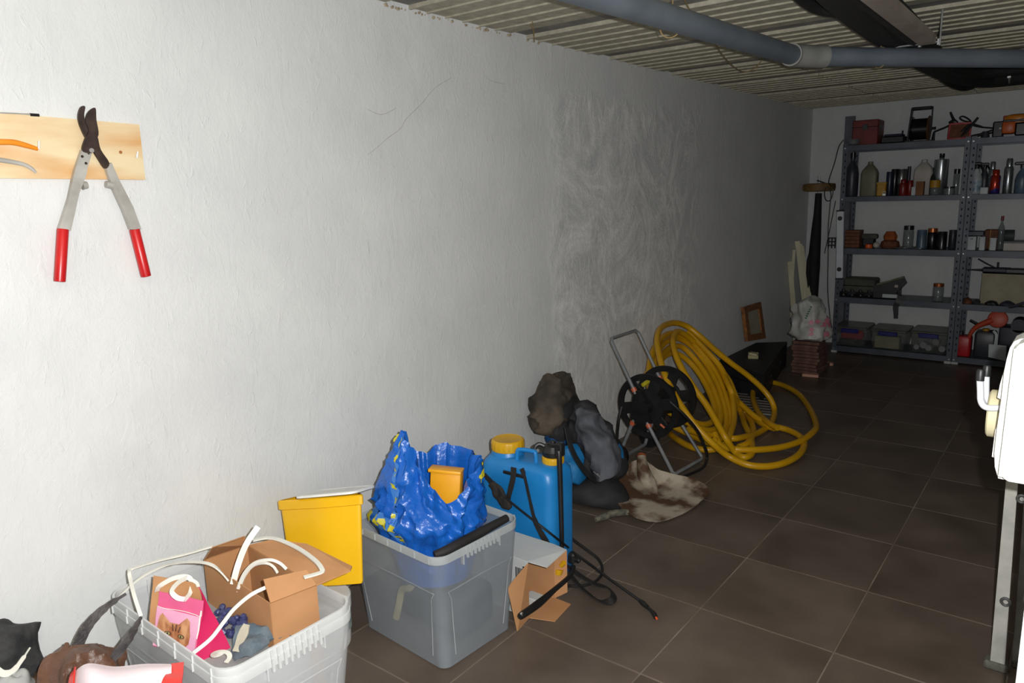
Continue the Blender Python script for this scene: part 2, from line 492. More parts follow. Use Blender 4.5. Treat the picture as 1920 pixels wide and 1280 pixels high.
for q in (0.02, .55, .97):
    mb.tube([a.lerp(b, q) + Vector((0, 0, -.012)), a.lerp(b, q) + Vector((0, 0, .012))], .007, 6)
mb.build('cross_strap', galv, t)
MB().tube([b + Vector((0, 0, -.015)), b + Vector((0, 0, H - 2.04 + .02))], .004, 8).build('hanging_rod', galv, t)
# three black insulated tubes running beside the rail, turning right behind the grey pipe
foam = mat('black_foam', srgb(15, 14, 14), srgb(24, 22, 21), rough=.85, bump=.3, scale=20)
t = thing('insulated_tubes', 'bundle of thick black foam covered tubes sagging under the ceiling beside the steel rail', 'tube', (1.40, 4.0, 1.95))
MB().tube([(1.422,2.473,2.1), (1.393,2.837,2.1), (1.376,3.312,2.1), (1.365,3.867,2.1), (1.368,4.594,2.1), (1.403,5.345,2.1), (1.512,5.772,2.1), (1.739,5.736,2.09), (2.174,5.808,2.09)],
          [.055, .057, .058, .056, .054, .05, .045, .04, .04], 20, smooth=6, flat=1.65).build('foam_tube', foam, t)
MB().tube([(1.244,2.686,2.12), (1.236,2.878,2.11), (1.261,3.002,2.1), (1.337,3.072,2.09), (1.411,3.151,2.08), (1.389,3.566,2.08), (1.386,4.05,2.08), (1.403,4.421,2.08), (1.331,5.471,2.09), (1.37,5.994,2.09), (1.509,5.668,2.09)],
          [.018, .02, .022, .025, .035, .04, .045, .04, .025, .022, .022], 14, smooth=6).build('foam_tube', foam, t)
MB().tube([(1.438,2.721,2.1), (1.46,2.96,2.09), (1.46,3.374,2.085), (1.448,3.976,2.085), (1.422,4.703,2.09), (1.512,5.229,2.09), (1.76,5.347,2.1)], [.05, .05, .05, .045, .04, .035, .035], 14, smooth=6).build('foam_tube', foam, t)
c = Vector((1.656,5.526,2.09)); mb = MB()
mb.tube([c + Vector((0, math.cos(a) * .045, math.sin(a) * .045)) for a in [R(q) for q in range(0, 360, 24)]], .004, 6, closed=True, flat=2.5)
mb.box(c + Vector((0, -.046, -.01)), (.02, .012, .03), .002)
mb.build('hose_clamp', galv, t)

# ------------------------------------------------------------------ tool board and tools on the left wall
wood = mat('pale_pine', srgb(232, 212, 172), srgb(214, 160, 100), rough=.6, scale=2.2, contrast=(.42, .72), stretch=(1, 1.2, 6), bump=.08, bscale=30, detail=5)
whitepl = mat('white_plastic', srgb(232, 231, 226), srgb(240, 240, 236), rough=.4)
t = thing('tool_board', 'pale pine board with orange stains fixed to the white wall, tools hung on it', 'board', (0.0, .75, 1.6))
mb = MB(); mb.prism([(0.009,0.4617,1.712), (0.009,0.6835,1.686), (0.009,1.047,1.677), (0.009,1.046,1.528), (0.009,0.6617,1.532), (0.009,0.4347,1.536)], (1, 0, 0), .018)
mb.build('board', wood, t, smooth=False)
hook = MB().tube([(0.018,1.03,1.595), (0.032,1.023,1.595), (0.036,1.021,1.586), (0.04,1.023,1.603)], .0022, 8, smooth=3)
hook.build('hook', whitepl, t)
MB().tube([(0.018,0.7873,1.613), (0.034,0.7825,1.611), (0.04,0.7791,1.603), (0.044,0.7801,1.621)], .0024, 8, smooth=3).build('hook', whitepl, t)
for p in ((0.0185,0.9868,1.601), (0.0185,0.8684,1.507)):
    if p[2] > 1.53:
        mb = MB(); mb.tube([p, Vector(p) + Vector((.001, 0, 0))], .0045, 8)
        mb.build('nail_head', mat('rust_spot', srgb(150, 90, 45), srgb(170, 110, 60)), t)
# loppers
steel = mat('dull_aluminium', srgb(160, 156, 150), srgb(196, 192, 185), rough=.42, metal=.15, scale=14, contrast=(.3, .7))
darksteel = mat('dark_steel', srgb(46, 34, 30), srgb(70, 54, 48), rough=.5, metal=.3, scale=30)
redpl = mat('red_grip', srgb(188, 22, 26), srgb(205, 34, 36), rough=.32)
t = thing('loppers', 'long open loppers with red grips and dark blades hanging over the pine board', 'loppers', (.03, .9, 1.3))
X = .034
def strip_poly(pts, x, th=.006): return MB().prism(catmull([Vector((x, p[1], p[2])) for p in pts], 4, True, 1)[0], (1, 0, 0), th)
strip_poly([(0.04,0.8887,1.64), (0.04,0.8807,1.668), (0.04,0.8811,1.69), (0.04,0.8902,1.71), (0.04,0.9006,1.711), (0.04,0.8954,1.691), (0.04,0.8971,1.674), (0.04,0.9108,1.659), (0.04,0.9213,1.638), (0.04,0.9252,1.605), (0.04,0.9426,1.571), (0.04,0.9297,1.556), (0.04,0.9143,1.583), (0.04,0.9038,1.605)], .040).build('hook_blade', darksteel, t)
strip_poly([(0.04,0.8944,1.674), (0.04,0.9042,1.698), (0.04,0.9226,1.709), (0.04,0.9214,1.679), (0.04,0.9219,1.642), (0.04,0.9055,1.618), (0.04,0.8999,1.595), (0.04,0.8771,1.601), (0.04,0.8859,1.628), (0.04,0.8993,1.651)], .046).build('cutting_blade', darksteel, t)
MB().tube([(0.036,0.9051,1.602), (0.056,0.8964,1.601)], .0058, 12).build('pivot_bolt', mat('bolt_steel', srgb(110, 104, 100), srgb(140, 134, 128), rough=.6, metal=.1), t)
for nm, pts, pad in (('a', [(0.034,0.88,1.604), (0.034,0.9025,1.595), (0.034,0.8869,1.557), (0.034,0.882,1.54), (0.034,0.8589,1.494), (0.034,0.8258,1.399), (0.034,0.7968,1.401), (0.034,0.8315,1.48), (0.034,0.8564,1.553)], [(0.034,0.8776,1.526), (0.034,0.8831,1.518), (0.034,0.8773,1.504), (0.034,0.8635,1.499)]),
                     ('b', [(0.034,0.9331,1.562), (0.034,0.9494,1.572), (0.034,0.9645,1.526), (0.034,0.9926,1.454), (0.034,1.007,1.393), (0.034,0.9778,1.394), (0.034,0.9643,1.447), (0.034,0.9452,1.506), (0.034,0.9362,1.544)], [(0.034,0.9477,1.526), (0.034,0.9305,1.52), (0.034,0.9277,1.509), (0.034,0.9473,1.501)])):
    arm = MB()
    arm.prism([(X, p[1], p[2]) for p in pts], (1, 0, 0), .014)
    a = arm.build('arm', steel, t)
    c = Vector(pad[1] if nm == 'a' else pad[1]); q = MB(); q.tube([Vector(pad[0]).lerp(Vector(pad[3]), .5), c + Vector((0, 0, -.004))], [.011, .009], 12)
    q.build('bumper_stop', steel, a)
    if nm == 'a':
        for h in ((0.042,0.8769,1.586), (0.042,0.8838,1.569), (0.042,0.8935,1.593)):
            MB().tube([h, Vector(h) + Vector((.0015, 0, 0))], .0035 if h != (0.042,0.8935,1.593) else .002, 10).build('hole', darksteel, a)
for p0, p1 in (((0.034,0.8099,1.404), (0.034,0.7844,1.271)), ((0.034,0.9908,1.394), (0.034,1.007,1.262))):
    p0 = Vector(p0); p1 = Vector(p1); g = MB()
    d = (p1 - p0).normalized()
    g.tube([p0, p0 + d * .002, p1 - d * .006, p1 - d * .001, p1], [.0125, .0138, .0138, .0135, .012], 24)
    g.build('grip', redpl, t)
# secateur handles reaching in from the left
orange = mat('orange_plastic', srgb(236, 140, 30), srgb(244, 152, 44), rough=.35)
t = thing('secateurs', 'secateurs on the pine board with one orange handle and one bare grey handle', 'secateurs', (.03, .72, 1.62))
MB().tube([(0.034,0.6342,1.618), (0.034,0.677,1.617), (0.034,0.6988,1.616), (0.034,0.727,1.616), (0.034,0.7528,1.61), (0.034,0.7788,1.602)], [.0075, .0075, .0072, .007, .0065, .0045], 14, smooth=5).build('handle', orange, t)
o = MB().tube([(0.034,0.6294,1.584), (0.034,0.6714,1.578), (0.034,0.6929,1.574), (0.034,0.7172,1.57), (0.034,0.7429,1.564), (0.034,0.7592,1.554), (0.034,0.7673,1.544)], [.007, .0062, .0058, .0055, .005, .0045, .0022], 12, smooth=5, flat=.6).build('handle', steel, t)
o['label'] = 'bare grey metal handle'
MB().prism([(0.034,0.6355,1.627), (0.034,0.5864,1.642), (0.034,0.5447,1.626), (0.034,0.5795,1.595), (0.034,0.6276,1.572)], (1, 0, 0), .006).build('blade', darksteel, t)
t = thing('drawing_stick', 'thin grey rod with a black end lying along the top edge of the pine board', 'rod', (.02, .7, 1.7))
MB().tube([(0.016,0.6278,1.683), (0.016,0.7836,1.686)], .0025, 8).build('rod', steel, t)
MB().tube([(0.016,0.7788,1.685), (0.016,0.7991,1.685)], .0042, 8).build('end_cap', blackp, t)

# ------------------------------------------------------------------ translucent storage boxes
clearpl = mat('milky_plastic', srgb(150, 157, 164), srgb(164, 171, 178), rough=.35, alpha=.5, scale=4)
clearpl2 = mat('milky_plastic_pale', srgb(222, 225, 228), srgb(232, 235, 237), rough=.35, alpha=.46, scale=4)  # whiter milky plastic of the two nested front boxes
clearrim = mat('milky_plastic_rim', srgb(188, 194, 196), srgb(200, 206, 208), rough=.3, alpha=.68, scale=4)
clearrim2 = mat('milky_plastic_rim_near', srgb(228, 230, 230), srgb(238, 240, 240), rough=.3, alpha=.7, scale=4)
def rrect(w, d, r, z, n=6):
    out = []
    for cx, cy, a0 in ((w / 2 - r, d / 2 - r, 0), (-w / 2 + r, d / 2 - r, 90), (-w / 2 + r, -d / 2 + r, 180), (w / 2 - r, -d / 2 + r, 270)):
        for k in range(n + 1):
            a = R(a0 + 90 * k / n); out.append(Vector((cx + r * math.cos(a), cy + r * math.sin(a), z)))
    return out
def storage_box(t, c, rz, rim, base, h, body_m, rim_m, z0=0.0, ribs=True):
    M = Matrix.Translation(Vector(c)) @ Matrix.Rotation(rz, 4, 'Z')
    def ring(f, r, z):
        w = base[0] + (rim[0] - base[0]) * f; d = base[1] + (rim[1] - base[1]) * f
        return [M @ p for p in rrect(w, d, r, z)]
    mb = MB()
    rows = [ring(0, .03, z0 + .006), ring(.03, .035, z0 + .012), ring(.86, .045, z0 + h * .86), ring(.89, .045, z0 + h * .93), ring(.90, .045, z0 + h - .004)]
    mb.grid(rows, closed=True)
    bot = ring(-.02, .03, z0 + .004); k = len(mb.v); mb.v += bot; mb.f.append(list(range(k, k + len(bot))))
    b = mb.build('body', body_m, t, angle=50)
    # raised frame lines moulded in the long and short sides
    pn = MB()
    for sgn, ax in ((-1, 'y'), (1, 'x')):
        L_ = (base[0] if ax == 'y' else base[1]) * .5 - .05; o_ = []
        for u, f in ((-1.0, .1), (-1.08, .62), (-1.0, .68), (1.0, .68), (1.08, .62), (1.0, .1)):
            w = base[0] + (rim[0] - base[0]) * f * .9; d = base[1] + (rim[1] - base[1]) * f * .9
            z = z0 + h * f
            if ax == 'y': o_.append(M @ Vector((u * L_ * (w / base[0]), sgn * d / 2, z)))
            else: o_.append(M @ Vector((w / 2, u * L_ * (d / base[1]), z)))
        pn.tube(o_, .0018, 6, smooth=2)
    pn.build('moulded_frame', rim_m, t)
    # rolled rim
    rm = MB()
    prof = [(.875, h - .024), (1.0, h - .026), (1.015, h - .020), (1.015, h - .004), (1.0, h), (.90, h), (.88, h - .004)]
    rows = []
    for f, z in prof: rows.append(ring(f, .05, z0 + z))
    rows = [list(r_) for r_ in zip(*rows)]
    rm.grid(rows + [rows[0]], closed=True)
    r_ = rm.build('rim', rim_m, t, angle=40)
    if ribs:
        rb = MB()
        for sx in (1, -1):
            for k in range(9):
                yy = (k - 4) * .017
                rb.box(M @ Vector((sx * (rim[0] / 2 + .003), yy, z0 + h - .020)), (.007, .006, .034), 0, rot=(0, 0, rz))
            for k in (-1, 1): rb.box(M @ Vector((sx * (rim[0] / 2 - .006), k * .082, z0 + h - .032)), (.014, .003, .05), 0, rot=(0, 0, rz))
        for sy in (1, -1):
            for k in range(7):
                xx = (k - 3) * rim[0] * .14
                rb.box(M @ Vector((xx, sy * (rim[1] / 2 + .002), z0 + h - .012)), (.003, .005, .02), 0, rot=(0, 0, rz))
        tag(rb.build('handle_ribs', rim_m, t), 'moulded ribs under the rim', None, None, 'stuff')
    return t
t = thing('storage_box', 'milky translucent plastic box holding cut cardboard carton and pink paper bag, frontmost of the two', 'storage box', (.385, .955, 0), 'translucent storage boxes by the white wall')
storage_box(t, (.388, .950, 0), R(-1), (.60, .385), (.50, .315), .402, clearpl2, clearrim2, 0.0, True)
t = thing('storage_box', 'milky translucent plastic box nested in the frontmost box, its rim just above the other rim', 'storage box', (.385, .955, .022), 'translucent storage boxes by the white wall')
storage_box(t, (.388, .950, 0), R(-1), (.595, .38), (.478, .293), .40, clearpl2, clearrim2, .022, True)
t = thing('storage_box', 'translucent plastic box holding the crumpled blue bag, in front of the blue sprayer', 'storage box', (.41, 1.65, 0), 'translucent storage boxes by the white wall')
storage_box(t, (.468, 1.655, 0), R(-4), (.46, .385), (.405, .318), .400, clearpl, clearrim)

# ------------------------------------------------------------------ contents of the front box
kraft = mat('kraft_card', srgb(178, 128, 84), srgb(192, 142, 98), rough=.8, scale=7, bump=.05, contrast=(.3, .7))
z1 = .462
FC = Vector((.572, .958, z1)); BL = Vector((.215, .985, z1)); FR = Vector((.596, 1.082, z1)); BR = BL + (FR - FC)
t = thing('cut_carton', 'open brown cardboard carton with a large flap, standing in the frontmost clear box', 'carton', (.4, 1.02, .05))
def wall_q(a, b, zb, m=kraft, nm='side', th=.003, par=None, zt=None):
    a = Vector(a); b = Vector(b)
    p = [a, b, Vector((b.x, b.y, zb)), Vector((a.x, a.y, zb))]
    n = (b - a).cross(Vector((0, 0, 1)))
    return MB().prism(p, n, th).build(nm, m, par or t, smooth=False)
wall_q(FC, BL, .16, nm='side'); wall_q(FC, FR, .16, nm='side'); wall_q(FR, BR, .16, nm='side'); wall_q(BL, BR, .16, nm='side')
MB().prism([Vector((p.x, p.y, .16)) for p in (FC, BL, BR, FR)], (0, 0, 1), .003).build('bottom', kraft, t, smooth=False)
MB().prism([FR, BR + Vector((.0, 0, 0)), (0.319,1.141,0.49), (0.4439,1.17,0.5), (0.6533,1.158,0.5), (0.6678,1.14,0.5)], (0, 0, 1), .004).build('flap', kraft, t, smooth=False)
MB().prism([FC + Vector((0, 0, .001)), FR + Vector((0, 0, .001)), (0.5657,1.076,0.5), (0.5406,0.9649,0.515)], (1, 0, 1), .003).build('flap', kraft, t, smooth=False)
MB().prism([BL, BR, (0.2495,1.097,0.5), (0.2946,0.9708,0.53)], (1, 0, -1), .003).build('flap', kraft, t, smooth=False)
# pale plastic trim strips sticking out of the carton and box
strip = mat('cream_strip', srgb(226, 224, 214), srgb(234, 232, 222), rough=.4)
G = 'pale plastic strips in the front box'
def strips(label, pts, w=.011, up=(0, 0, 1), name='plastic_strip', th=.004):
    m_ = MB(); m_.strap(pts, w, th, up, 8)
    return tag(m_.build(name, strip), label, 'strip', G)
strips('cream plastic strip standing up steeply from the open brown carton', [(0.38,0.9717,0.4467), (0.38,0.9913,0.4929), (0.36,1.034,0.5319), (0.36,1.075,0.5681)], .016, (1, -1, 0))
strips('long white strip arching from the box rim near the black prongs to the carton', [(0.1769,0.761,0.44), (0.2006,0.808,0.48), (0.2278,0.8694,0.5), (0.3266,0.894,0.53), (0.393,0.9157,0.53), (0.4091,0.9432,0.48)], .008, (0, 0, 1))
strips('bent cream strip lying over the big cardboard flap', [(0.332,1.072,0.52), (0.3503,1.104,0.52), (0.3938,1.118,0.52), (0.473,1.122,0.515), (0.5608,1.109,0.512), (0.6111,1.092,0.51), (0.6217,1.08,0.508), (0.6066,1.039,0.508)], .012, (0, 0, 1))
strips('outer of two short white arcs rising inside the open carton', [(0.42,0.9613,0.4505), (0.42,0.9842,0.485), (0.42,1.018,0.501), (0.43,1.056,0.4971), (0.45,1.073,0.4861), (0.47,1.08,0.4703)], .008, (1, 0, 0))
strips('inner of two short white arcs rising inside the open carton', [(0.4,0.9717,0.4297), (0.4,0.995,0.466), (0.4,1.025,0.4843), (0.4,1.062,0.4758), (0.42,1.072,0.4666), (0.43,1.077,0.4482)], .007, (1, 0, 0))
strips('white strip running down from the carton opening across the pink bag', [(0.54,0.9722,0.4907), (0.53,0.9316,0.4842), (0.51,0.8963,0.4576), (0.5,0.8699,0.4305), (0.5,0.8309,0.404), (0.5,0.7833,0.3906)], .009, (1, 0, .5))
strips('thin cream strip bent at a corner, leaning along the wall edge of the box', [(0.2998,0.7592,0.43), (0.2635,0.7653,0.47), (0.2012,0.7865,0.49), (0.185,0.794,0.5), (0.1702,0.8081,0.5), (0.226,0.8581,0.52), (0.2712,0.9097,0.53), (0.3281,0.9533,0.55)], .009, (0, 0, 1))
# pink paper bag with a kitten picture
pink = mat('pink_paper', srgb(212, 88, 132), srgb(226, 106, 148), rough=.55, scale=6, bump=.12, bscale=14)
crim = mat('crimson_paper', srgb(196, 26, 84), srgb(212, 36, 96), rough=.5, scale=6, bump=.15, bscale=14)
pale = mat('pale_pink_print', srgb(214, 150, 180), srgb(222, 164, 190), rough=.55)
t = thing('paper_bag', 'pink paper sack with a kitten picture and crimson side in the frontmost box', 'bag', (.38, .85, .2))
f_tl, f_tr, f_br = Vector((0.33,0.7997,0.4908)), Vector((0.43,0.8604,0.4685)), Vector((0.45,0.8115,0.3436))
f_bl = f_tl + (f_br - f_tr) + Vector((.0, .01, .0))
def quad_rows(a, b, c, d, nu=10, nv=10, amp=.006, nrm=(1, -1, .3), sc=16, seed=0):
    """a top-left, b top-right, c bottom-right, d bottom-left"""
    out = []
    nrm = Vector(nrm).normalized()
    for i in range(nv + 1):
        v = i / nv; row = []
        for j in range(nu + 1):
            u = j / nu
            p = a.lerp(b, u).lerp(d.lerp(c, u), v)
            row.append(p + nrm * fbm(p + Vector((seed, 0, 0)), sc) * amp)
        out.append(row)
    return out
nf = (f_tr - f_tl).cross(f_br - f_tr).normalized()
if nf.y > 0: nf = -nf
MB().grid(quad_rows(f_tl, f_tr, f_br, f_bl, nrm=nf), th=.0015).build('front_panel', pink, t)
s_t, s_b = Vector((0.4,0.8645,0.5057)), Vector((0.47,0.8998,0.3177))
s_m = Vector((0.46,0.8339,0.314))
ns = (s_t - f_tr).cross(f_br - f_tr).normalized()
mb = MB(); mb.grid(quad_rows(f_tr, s_t, s_b, f_br, nrm=ns, amp=.004), th=.0015)
mb.grid(quad_rows(f_br, s_b, s_m.lerp(s_b, .5), s_m, nu=5, nv=4, nrm=ns, amp=.003), th=.0015)
mb.build('side_panel', crim, t)
bk = MB(); off = (s_t - f_tr)
bk.grid(quad_rows(f_tl + off * .9, s_t, s_b, f_bl + off, nrm=nf), th=.0015); bk.build('back_panel', kraft, t)
def on_front(u, v, lift=.003):
    p = f_tl.lerp(f_tr, u).lerp(f_bl.lerp(f_br, u), v)
    return p + nf * (fbm(p, 16) * .006 + lift)
def decal(poly, name, m_, par, lift=.003, n=1):
    # refine the outline so that it follows the crumpled sheet
    k = MB(); c = (sum(p[0] for p in poly) / len(poly), sum(p[1] for p in poly) / len(poly)); ring = []
    for i in range(len(poly)):
        a, b = poly[i], poly[(i + 1) % len(poly)]
        for q in range(3): ring.append((a[0] + (b[0] - a[0]) * q / 3, a[1] + (b[1] - a[1]) * q / 3))
    rows = []
    for f in (.02, .35, .7, 1): rows.append([on_front(c[0] + (p[0] - c[0]) * f, c[1] + (p[1] - c[1]) * f, lift) for p in ring])
    k.grid(rows, closed=True)
    return k.build(name, m_, par)
fur = mat('kitten_fur', srgb(158, 98, 62), srgb(196, 146, 104), rough=.6, scale=60, stretch=(1, 1, .35), contrast=(.35, .62))
fur_d = mat('kitten_dark', srgb(84, 52, 38), srgb(104, 66, 48), rough=.6)
pr_ = decal([(0.0, .28), (.98, .30), (.98, .98), (.0, .98)], 'printed_panel', pale, t, .004)
decal([(.10, .42), (.16, .36), (.34, .50), (.55, .50), (.70, .36), (.78, .42), (.84, .66), (.82, .80), (.66, .97), (.30, .97), (.12, .80), (.06, .64)], 'kitten_picture', fur, pr_, .0065)
for cx in (.32, .64):
    decal([(cx + .085 * math.cos(a), .70 + .04 * math.sin(a)) for a in [R(q) for q in range(0, 360, 45)]], 'kitten_eye', fur_d, pr_, .0082)
    decal([(cx + .055 * math.cos(a), .70 + .026 * math.sin(a)) for a in [R(q) for q in range(0, 360, 45)]], 'kitten_eye', mat('eye_green', srgb(150, 142, 84), srgb(160, 150, 96)), pr_, .0092)
    decal([(cx + .018 * math.cos(a), .70 + .022 * math.sin(a)) for a in [R(q) for q in range(0, 360, 45)]], 'kitten_eye', blackp, pr_, .0102)
for st in ([(.40, .52), (.43, .52), (.45, .64), (.42, .64)], [(.49, .51), (.52, .51), (.52, .63), (.49, .63)], [(.58, .53), (.61, .53), (.58, .64), (.55, .64)], [(.44, .86), (.53, .86), (.49, .90), (.47, .90)]):
    decal(st, 'fur_stripe', fur_d, pr_, .0082)
mb = MB(); mb.tube([on_front(u / 8, .27 + .01 * math.sin(u), .004) for u in range(9)] + [f_tr.lerp(s_t, .4) + Vector((.004, -.004, -.03))], .0009, 5, smooth=2)
mb.tube([f_tr.lerp(f_br, q / 6) + Vector((.003 * math.sin(q * 3), -.003, 0)) for q in range(1, 5)], .0022, 5, smooth=2)
mb.build('white_stitching', strip, t)
mb = MB()
mb.strap([(0.34,0.7887,0.4992), (0.35,0.7937,0.5149), (0.36,0.8244,0.5246), (0.37,0.8539,0.5189), (0.38,0.8608,0.5024), (0.39,0.8471,0.4822), (0.4,0.8268,0.4775)], .012, .002, (1, 0, 0))
mb.strap([(0.37,0.8564,0.5162), (0.38,0.8256,0.5186), (0.39,0.8024,0.5092), (0.4,0.8089,0.492), (0.41,0.8221,0.4846)], .012, .002, (1, 0, 0))
mb.strap([(0.38,0.8565,0.5149), (0.4,0.8619,0.5084), (0.41,0.861,0.5001)], .008, .002, (1, 0, 0))
mb.build('white_handle_tape', strip, t)
# small stuff between the bags: navy beads of packaging, grey-blue rags, curl of white plastic
navy = mat('navy_film', srgb(44, 50, 96), srgb(74, 80, 120), rough=.3, scale=30)
rag = mat('slate_cloth', srgb(84, 100, 112), srgb(110, 122, 130), rough=.85, scale=20, bump=.3)
G2 = 'dark blue plugs beside the kitten bag'
random.seed(8)
cnt = 0
for k in range(26):
    u = random.random(); v = random.random()
    a = Vector((0.3012,0.9476,0.36)).lerp(Vector((0.4344,0.9576,0.37)), u); b = Vector((0.4415,0.8966,0.35)).lerp(Vector((0.4723,0.9433,0.36)), u)
    c = a.lerp(b, v); c.z += random.uniform(-.012, .01)
    mb = MB(); r_ = random.uniform(.007, .012)
    Mx = Euler((random.uniform(-1, 1), random.uniform(-1, 1), 0)).to_matrix().to_4x4()
    mb.lathe([(r_ * .5, 0), (r_, r_ * .4), (r_ * .95, r_ * 1.5), (r_ * .4, r_ * 2)], c, 8, Mx)
    tag(mb.build('wall_plug', navy), 'small dark blue plastic plug in the loose pile between kitten bag and carton', 'plug', G2)
def cloth(name, label, cat, m_, net, amp=.008, sc=14, th=.003, ku=6, kv=6, group=None, seed=0, parent=None):
    rows = rows_smooth(net, ku, kv)
    rows = [[p + Vector((fbm(p + Vector((seed, 1, 0)), sc), fbm(p + Vector((seed, 0, 5)), sc), fbm(p + Vector((0, seed, 9)), sc))) * amp for p in r_] for r_ in rows]
    o = MB().grid(rows, th=th).build(name, m_, parent)
    if parent is None: tag(o, label, cat, group)
    return o
cloth('grey_rag', 'crumpled grey-blue rags in the front corner of the frontmost box', 'rag', rag,
      [[(0.4772,0.9083,0.38), (0.5072,0.9353,0.38), (0.5426,0.9737,0.37), (0.5583,1.045,0.37)], [(0.5007,0.8914,0.36), (0.5661,0.9049,0.385), (0.5547,0.9722,0.36), (0.5694,1.036,0.36)], [(0.5181,0.8664,0.34), (0.5687,0.893,0.36), (0.5667,0.9709,0.35), (0.5819,1.034,0.35)]], .016, 18, .004)
cloth('felt_strip', 'beige felt scrap standing beside the blue plugs', 'cloth scrap', mat('beige_felt', srgb(176, 168, 150), srgb(190, 182, 165), rough=.9),
      [[(0.5173,0.9135,0.41), (0.5351,0.9203,0.41)], [(0.5205,0.8912,0.39), (0.5426,0.9012,0.39)], [(0.5294,0.8705,0.36), (0.5466,0.8773,0.36)]], .005)
mb = MB(); c = Vector((0.5351,0.8321,0.36))
mb.strap([c + Vector((.022 * math.cos(a) * (1 - a * .06), .022 * math.sin(a) * (1 - a * .06), .004 * a)) for a in [q * .7 for q in range(10)]] , .012, .002, (0, 0, 1), 4)
tag(mb.build('plastic_curl', strip), 'curl of white plastic under the crimson side of the kitten bag', 'curl')
MB_ = MB().box((.40, .93, .20), (.43, .24, .26), .02)
tag(MB_.build('grey_sack', mat('grey_sack', srgb(150, 150, 150), srgb(170, 170, 168), rough=.8, alpha=None)), 'dull grey sack filling the lower part of the frontmost box', 'sack')

# ------------------------------------------------------------------ yellow bucket on a white tub
yel = mat('yellow_plastic', srgb(240, 184, 18), srgb(246, 192, 30), rough=.33, scale=5, rvar=.06)
t = thing('yellow_bucket', 'square yellow plastic bucket with a white lid lying askew on it', 'bucket', (.18, 1.43, .221))
PV = Vector((.245, 1.379, .50))     # the bucket leans back
lean = Matrix.Translation(PV + Vector((.012, -.01, .0))) @ Matrix.Rotation(R(-17), 4, Vector((.6, .8, 0))) @ Matrix.Translation(-PV)
def bring(f, z, grow=0.0, n=5):
    base_ = [(.068, 1.337), (.245, 1.379), (.365, 1.447), (.225, 1.535), (.03, 1.475)]
    cx, cy = .185, 1.432
    P5 = [Vector((cx + (x - cx) * f, cy + (y - cy) * f, z)) for x, y in base_]
    if grow:
        P5 = [p + (p - Vector((cx, cy, z))).normalized() * grow for p in P5]
    out = []
    for i in range(5):
        p0, p1, p2 = P5[i - 1], P5[i], P5[(i + 1) % 5]
        r_ = .02 if i != 1 else .035
        a_ = p1 + (p0 - p1).normalized() * r_; b_ = p1 + (p2 - p1).normalized() * r_
        for k in range(n + 1):
            u = k / n; out.append(lean @ (a_ * (1 - u) ** 2 + p1 * 2 * u * (1 - u) + b_ * u * u))
    return out
mb = MB(); mb.grid([bring(.85, .244), bring(.87, .252), bring(.985, .49), bring(.99, .512)], closed=True)
k = len(mb.v); mb.v += bring(.83, .243); mb.f.append(list(range(k, len(mb.v)))); mb.build('body', yel, t, angle=40)
mb = MB(); mb.grid([bring(.985, .490), bring(1, .492, .006), bring(1, .517, .008), bring(1, .522, .003), bring(.98, .522)], closed=True); mb.build('rim', yel, t, angle=30)
lid = thing('bucket_lid', 'thin white plastic lid lying askew on the square yellow bucket', 'lid', (.23, 1.46, .524))
Mb2 = lean @ Matrix.Translation((.228, 1.452, .5275)) @ Euler((R(.6), R(-.6), R(21))).to_matrix().to_4x4()
mb = MB()
mb.grid([[Mb2 @ p for p in rrect(.225 + e, .16 + e, .03, z, 5)] for e, z in ((-.006, 0), (.0, .001), (.0, .007), (-.008, .009), (-.02, .007))], closed=True)
for z, fl_ in ((.0005, 1), (.007, 0)):
    k = len(mb.v); q = [Mb2 @ p for p in rrect(.215 if fl_ else .206, .15 if fl_ else .141, .03, z, 5)]; mb.v += q; mb.f.append(list(range(k, k + len(q))))
mb.build('lid_plate', whitepl, lid, angle=30)
t = thing('white_tub', 'small white plastic tub with a torn grey-green label under the yellow bucket', 'tub', (.16, 1.47, 0))
mb = MB(); mb.lathe([(.07, .0), (.074, .01), (.079, .13), (.082, .132), (.083, .175), (.079, .18)], (.235, 1.37, 0), 28); mb.build('body', whitepl, t)
mb = MB(); mb.grid([[Vector((.235 + .0795 * math.cos(R(a)), 1.37 + .0795 * math.sin(R(a)), z)) for a in range(-80, 60, 10)] for z in (.06, .12)], th=.001)
mb.build('label_sleeve', mat('label_grey', srgb(110, 130, 128), srgb(170, 180, 175), scale=30), t)

# ------------------------------------------------------------------ bottom left corner heap
leather = mat('brown_leather', srgb(78, 50, 36), srgb(112, 80, 62), rough=.45, scale=9, bump=.8, bscale=26, contrast=(.3, .7))
t = thing('leather_bag', 'crumpled brown leather bag with two pointed black straps standing up from it', 'bag', (.28, .57, 0))
mb = MB(); add_lump(mb, [((.30, .58, .0), .17, .085), ((.30, .58, .2), .17, .085), ((.28, .60, .33), .15, .075), ((.27, .60, .385), .12, .055), ((.26, .605, .41), .05, .03), ((.26, .605, .415), .01, .01)], amp=.05, sc=11, seed=3, crease=.75, seg=120)
mb.build('body', leather, t)
cloth('fold', '', '', leather, [[(0.2,0.552,0.3486), (0.2,0.5861,0.3805), (0.22,0.6388,0.3741), (0.24,0.679,0.3554), (0.26,0.7286,0.3482)], [(0.24,0.5422,0.3422), (0.27,0.5698,0.3886), (0.3,0.6083,0.3931), (0.32,0.6462,0.3727), (0.3,0.7128,0.3392)], [(0.25,0.5393,0.3051), (0.29,0.565,0.3498), (0.34,0.5944,0.3677), (0.34,0.6379,0.3278), (0.3,0.7049,0.256)]], .02, 15, .004, parent=t)
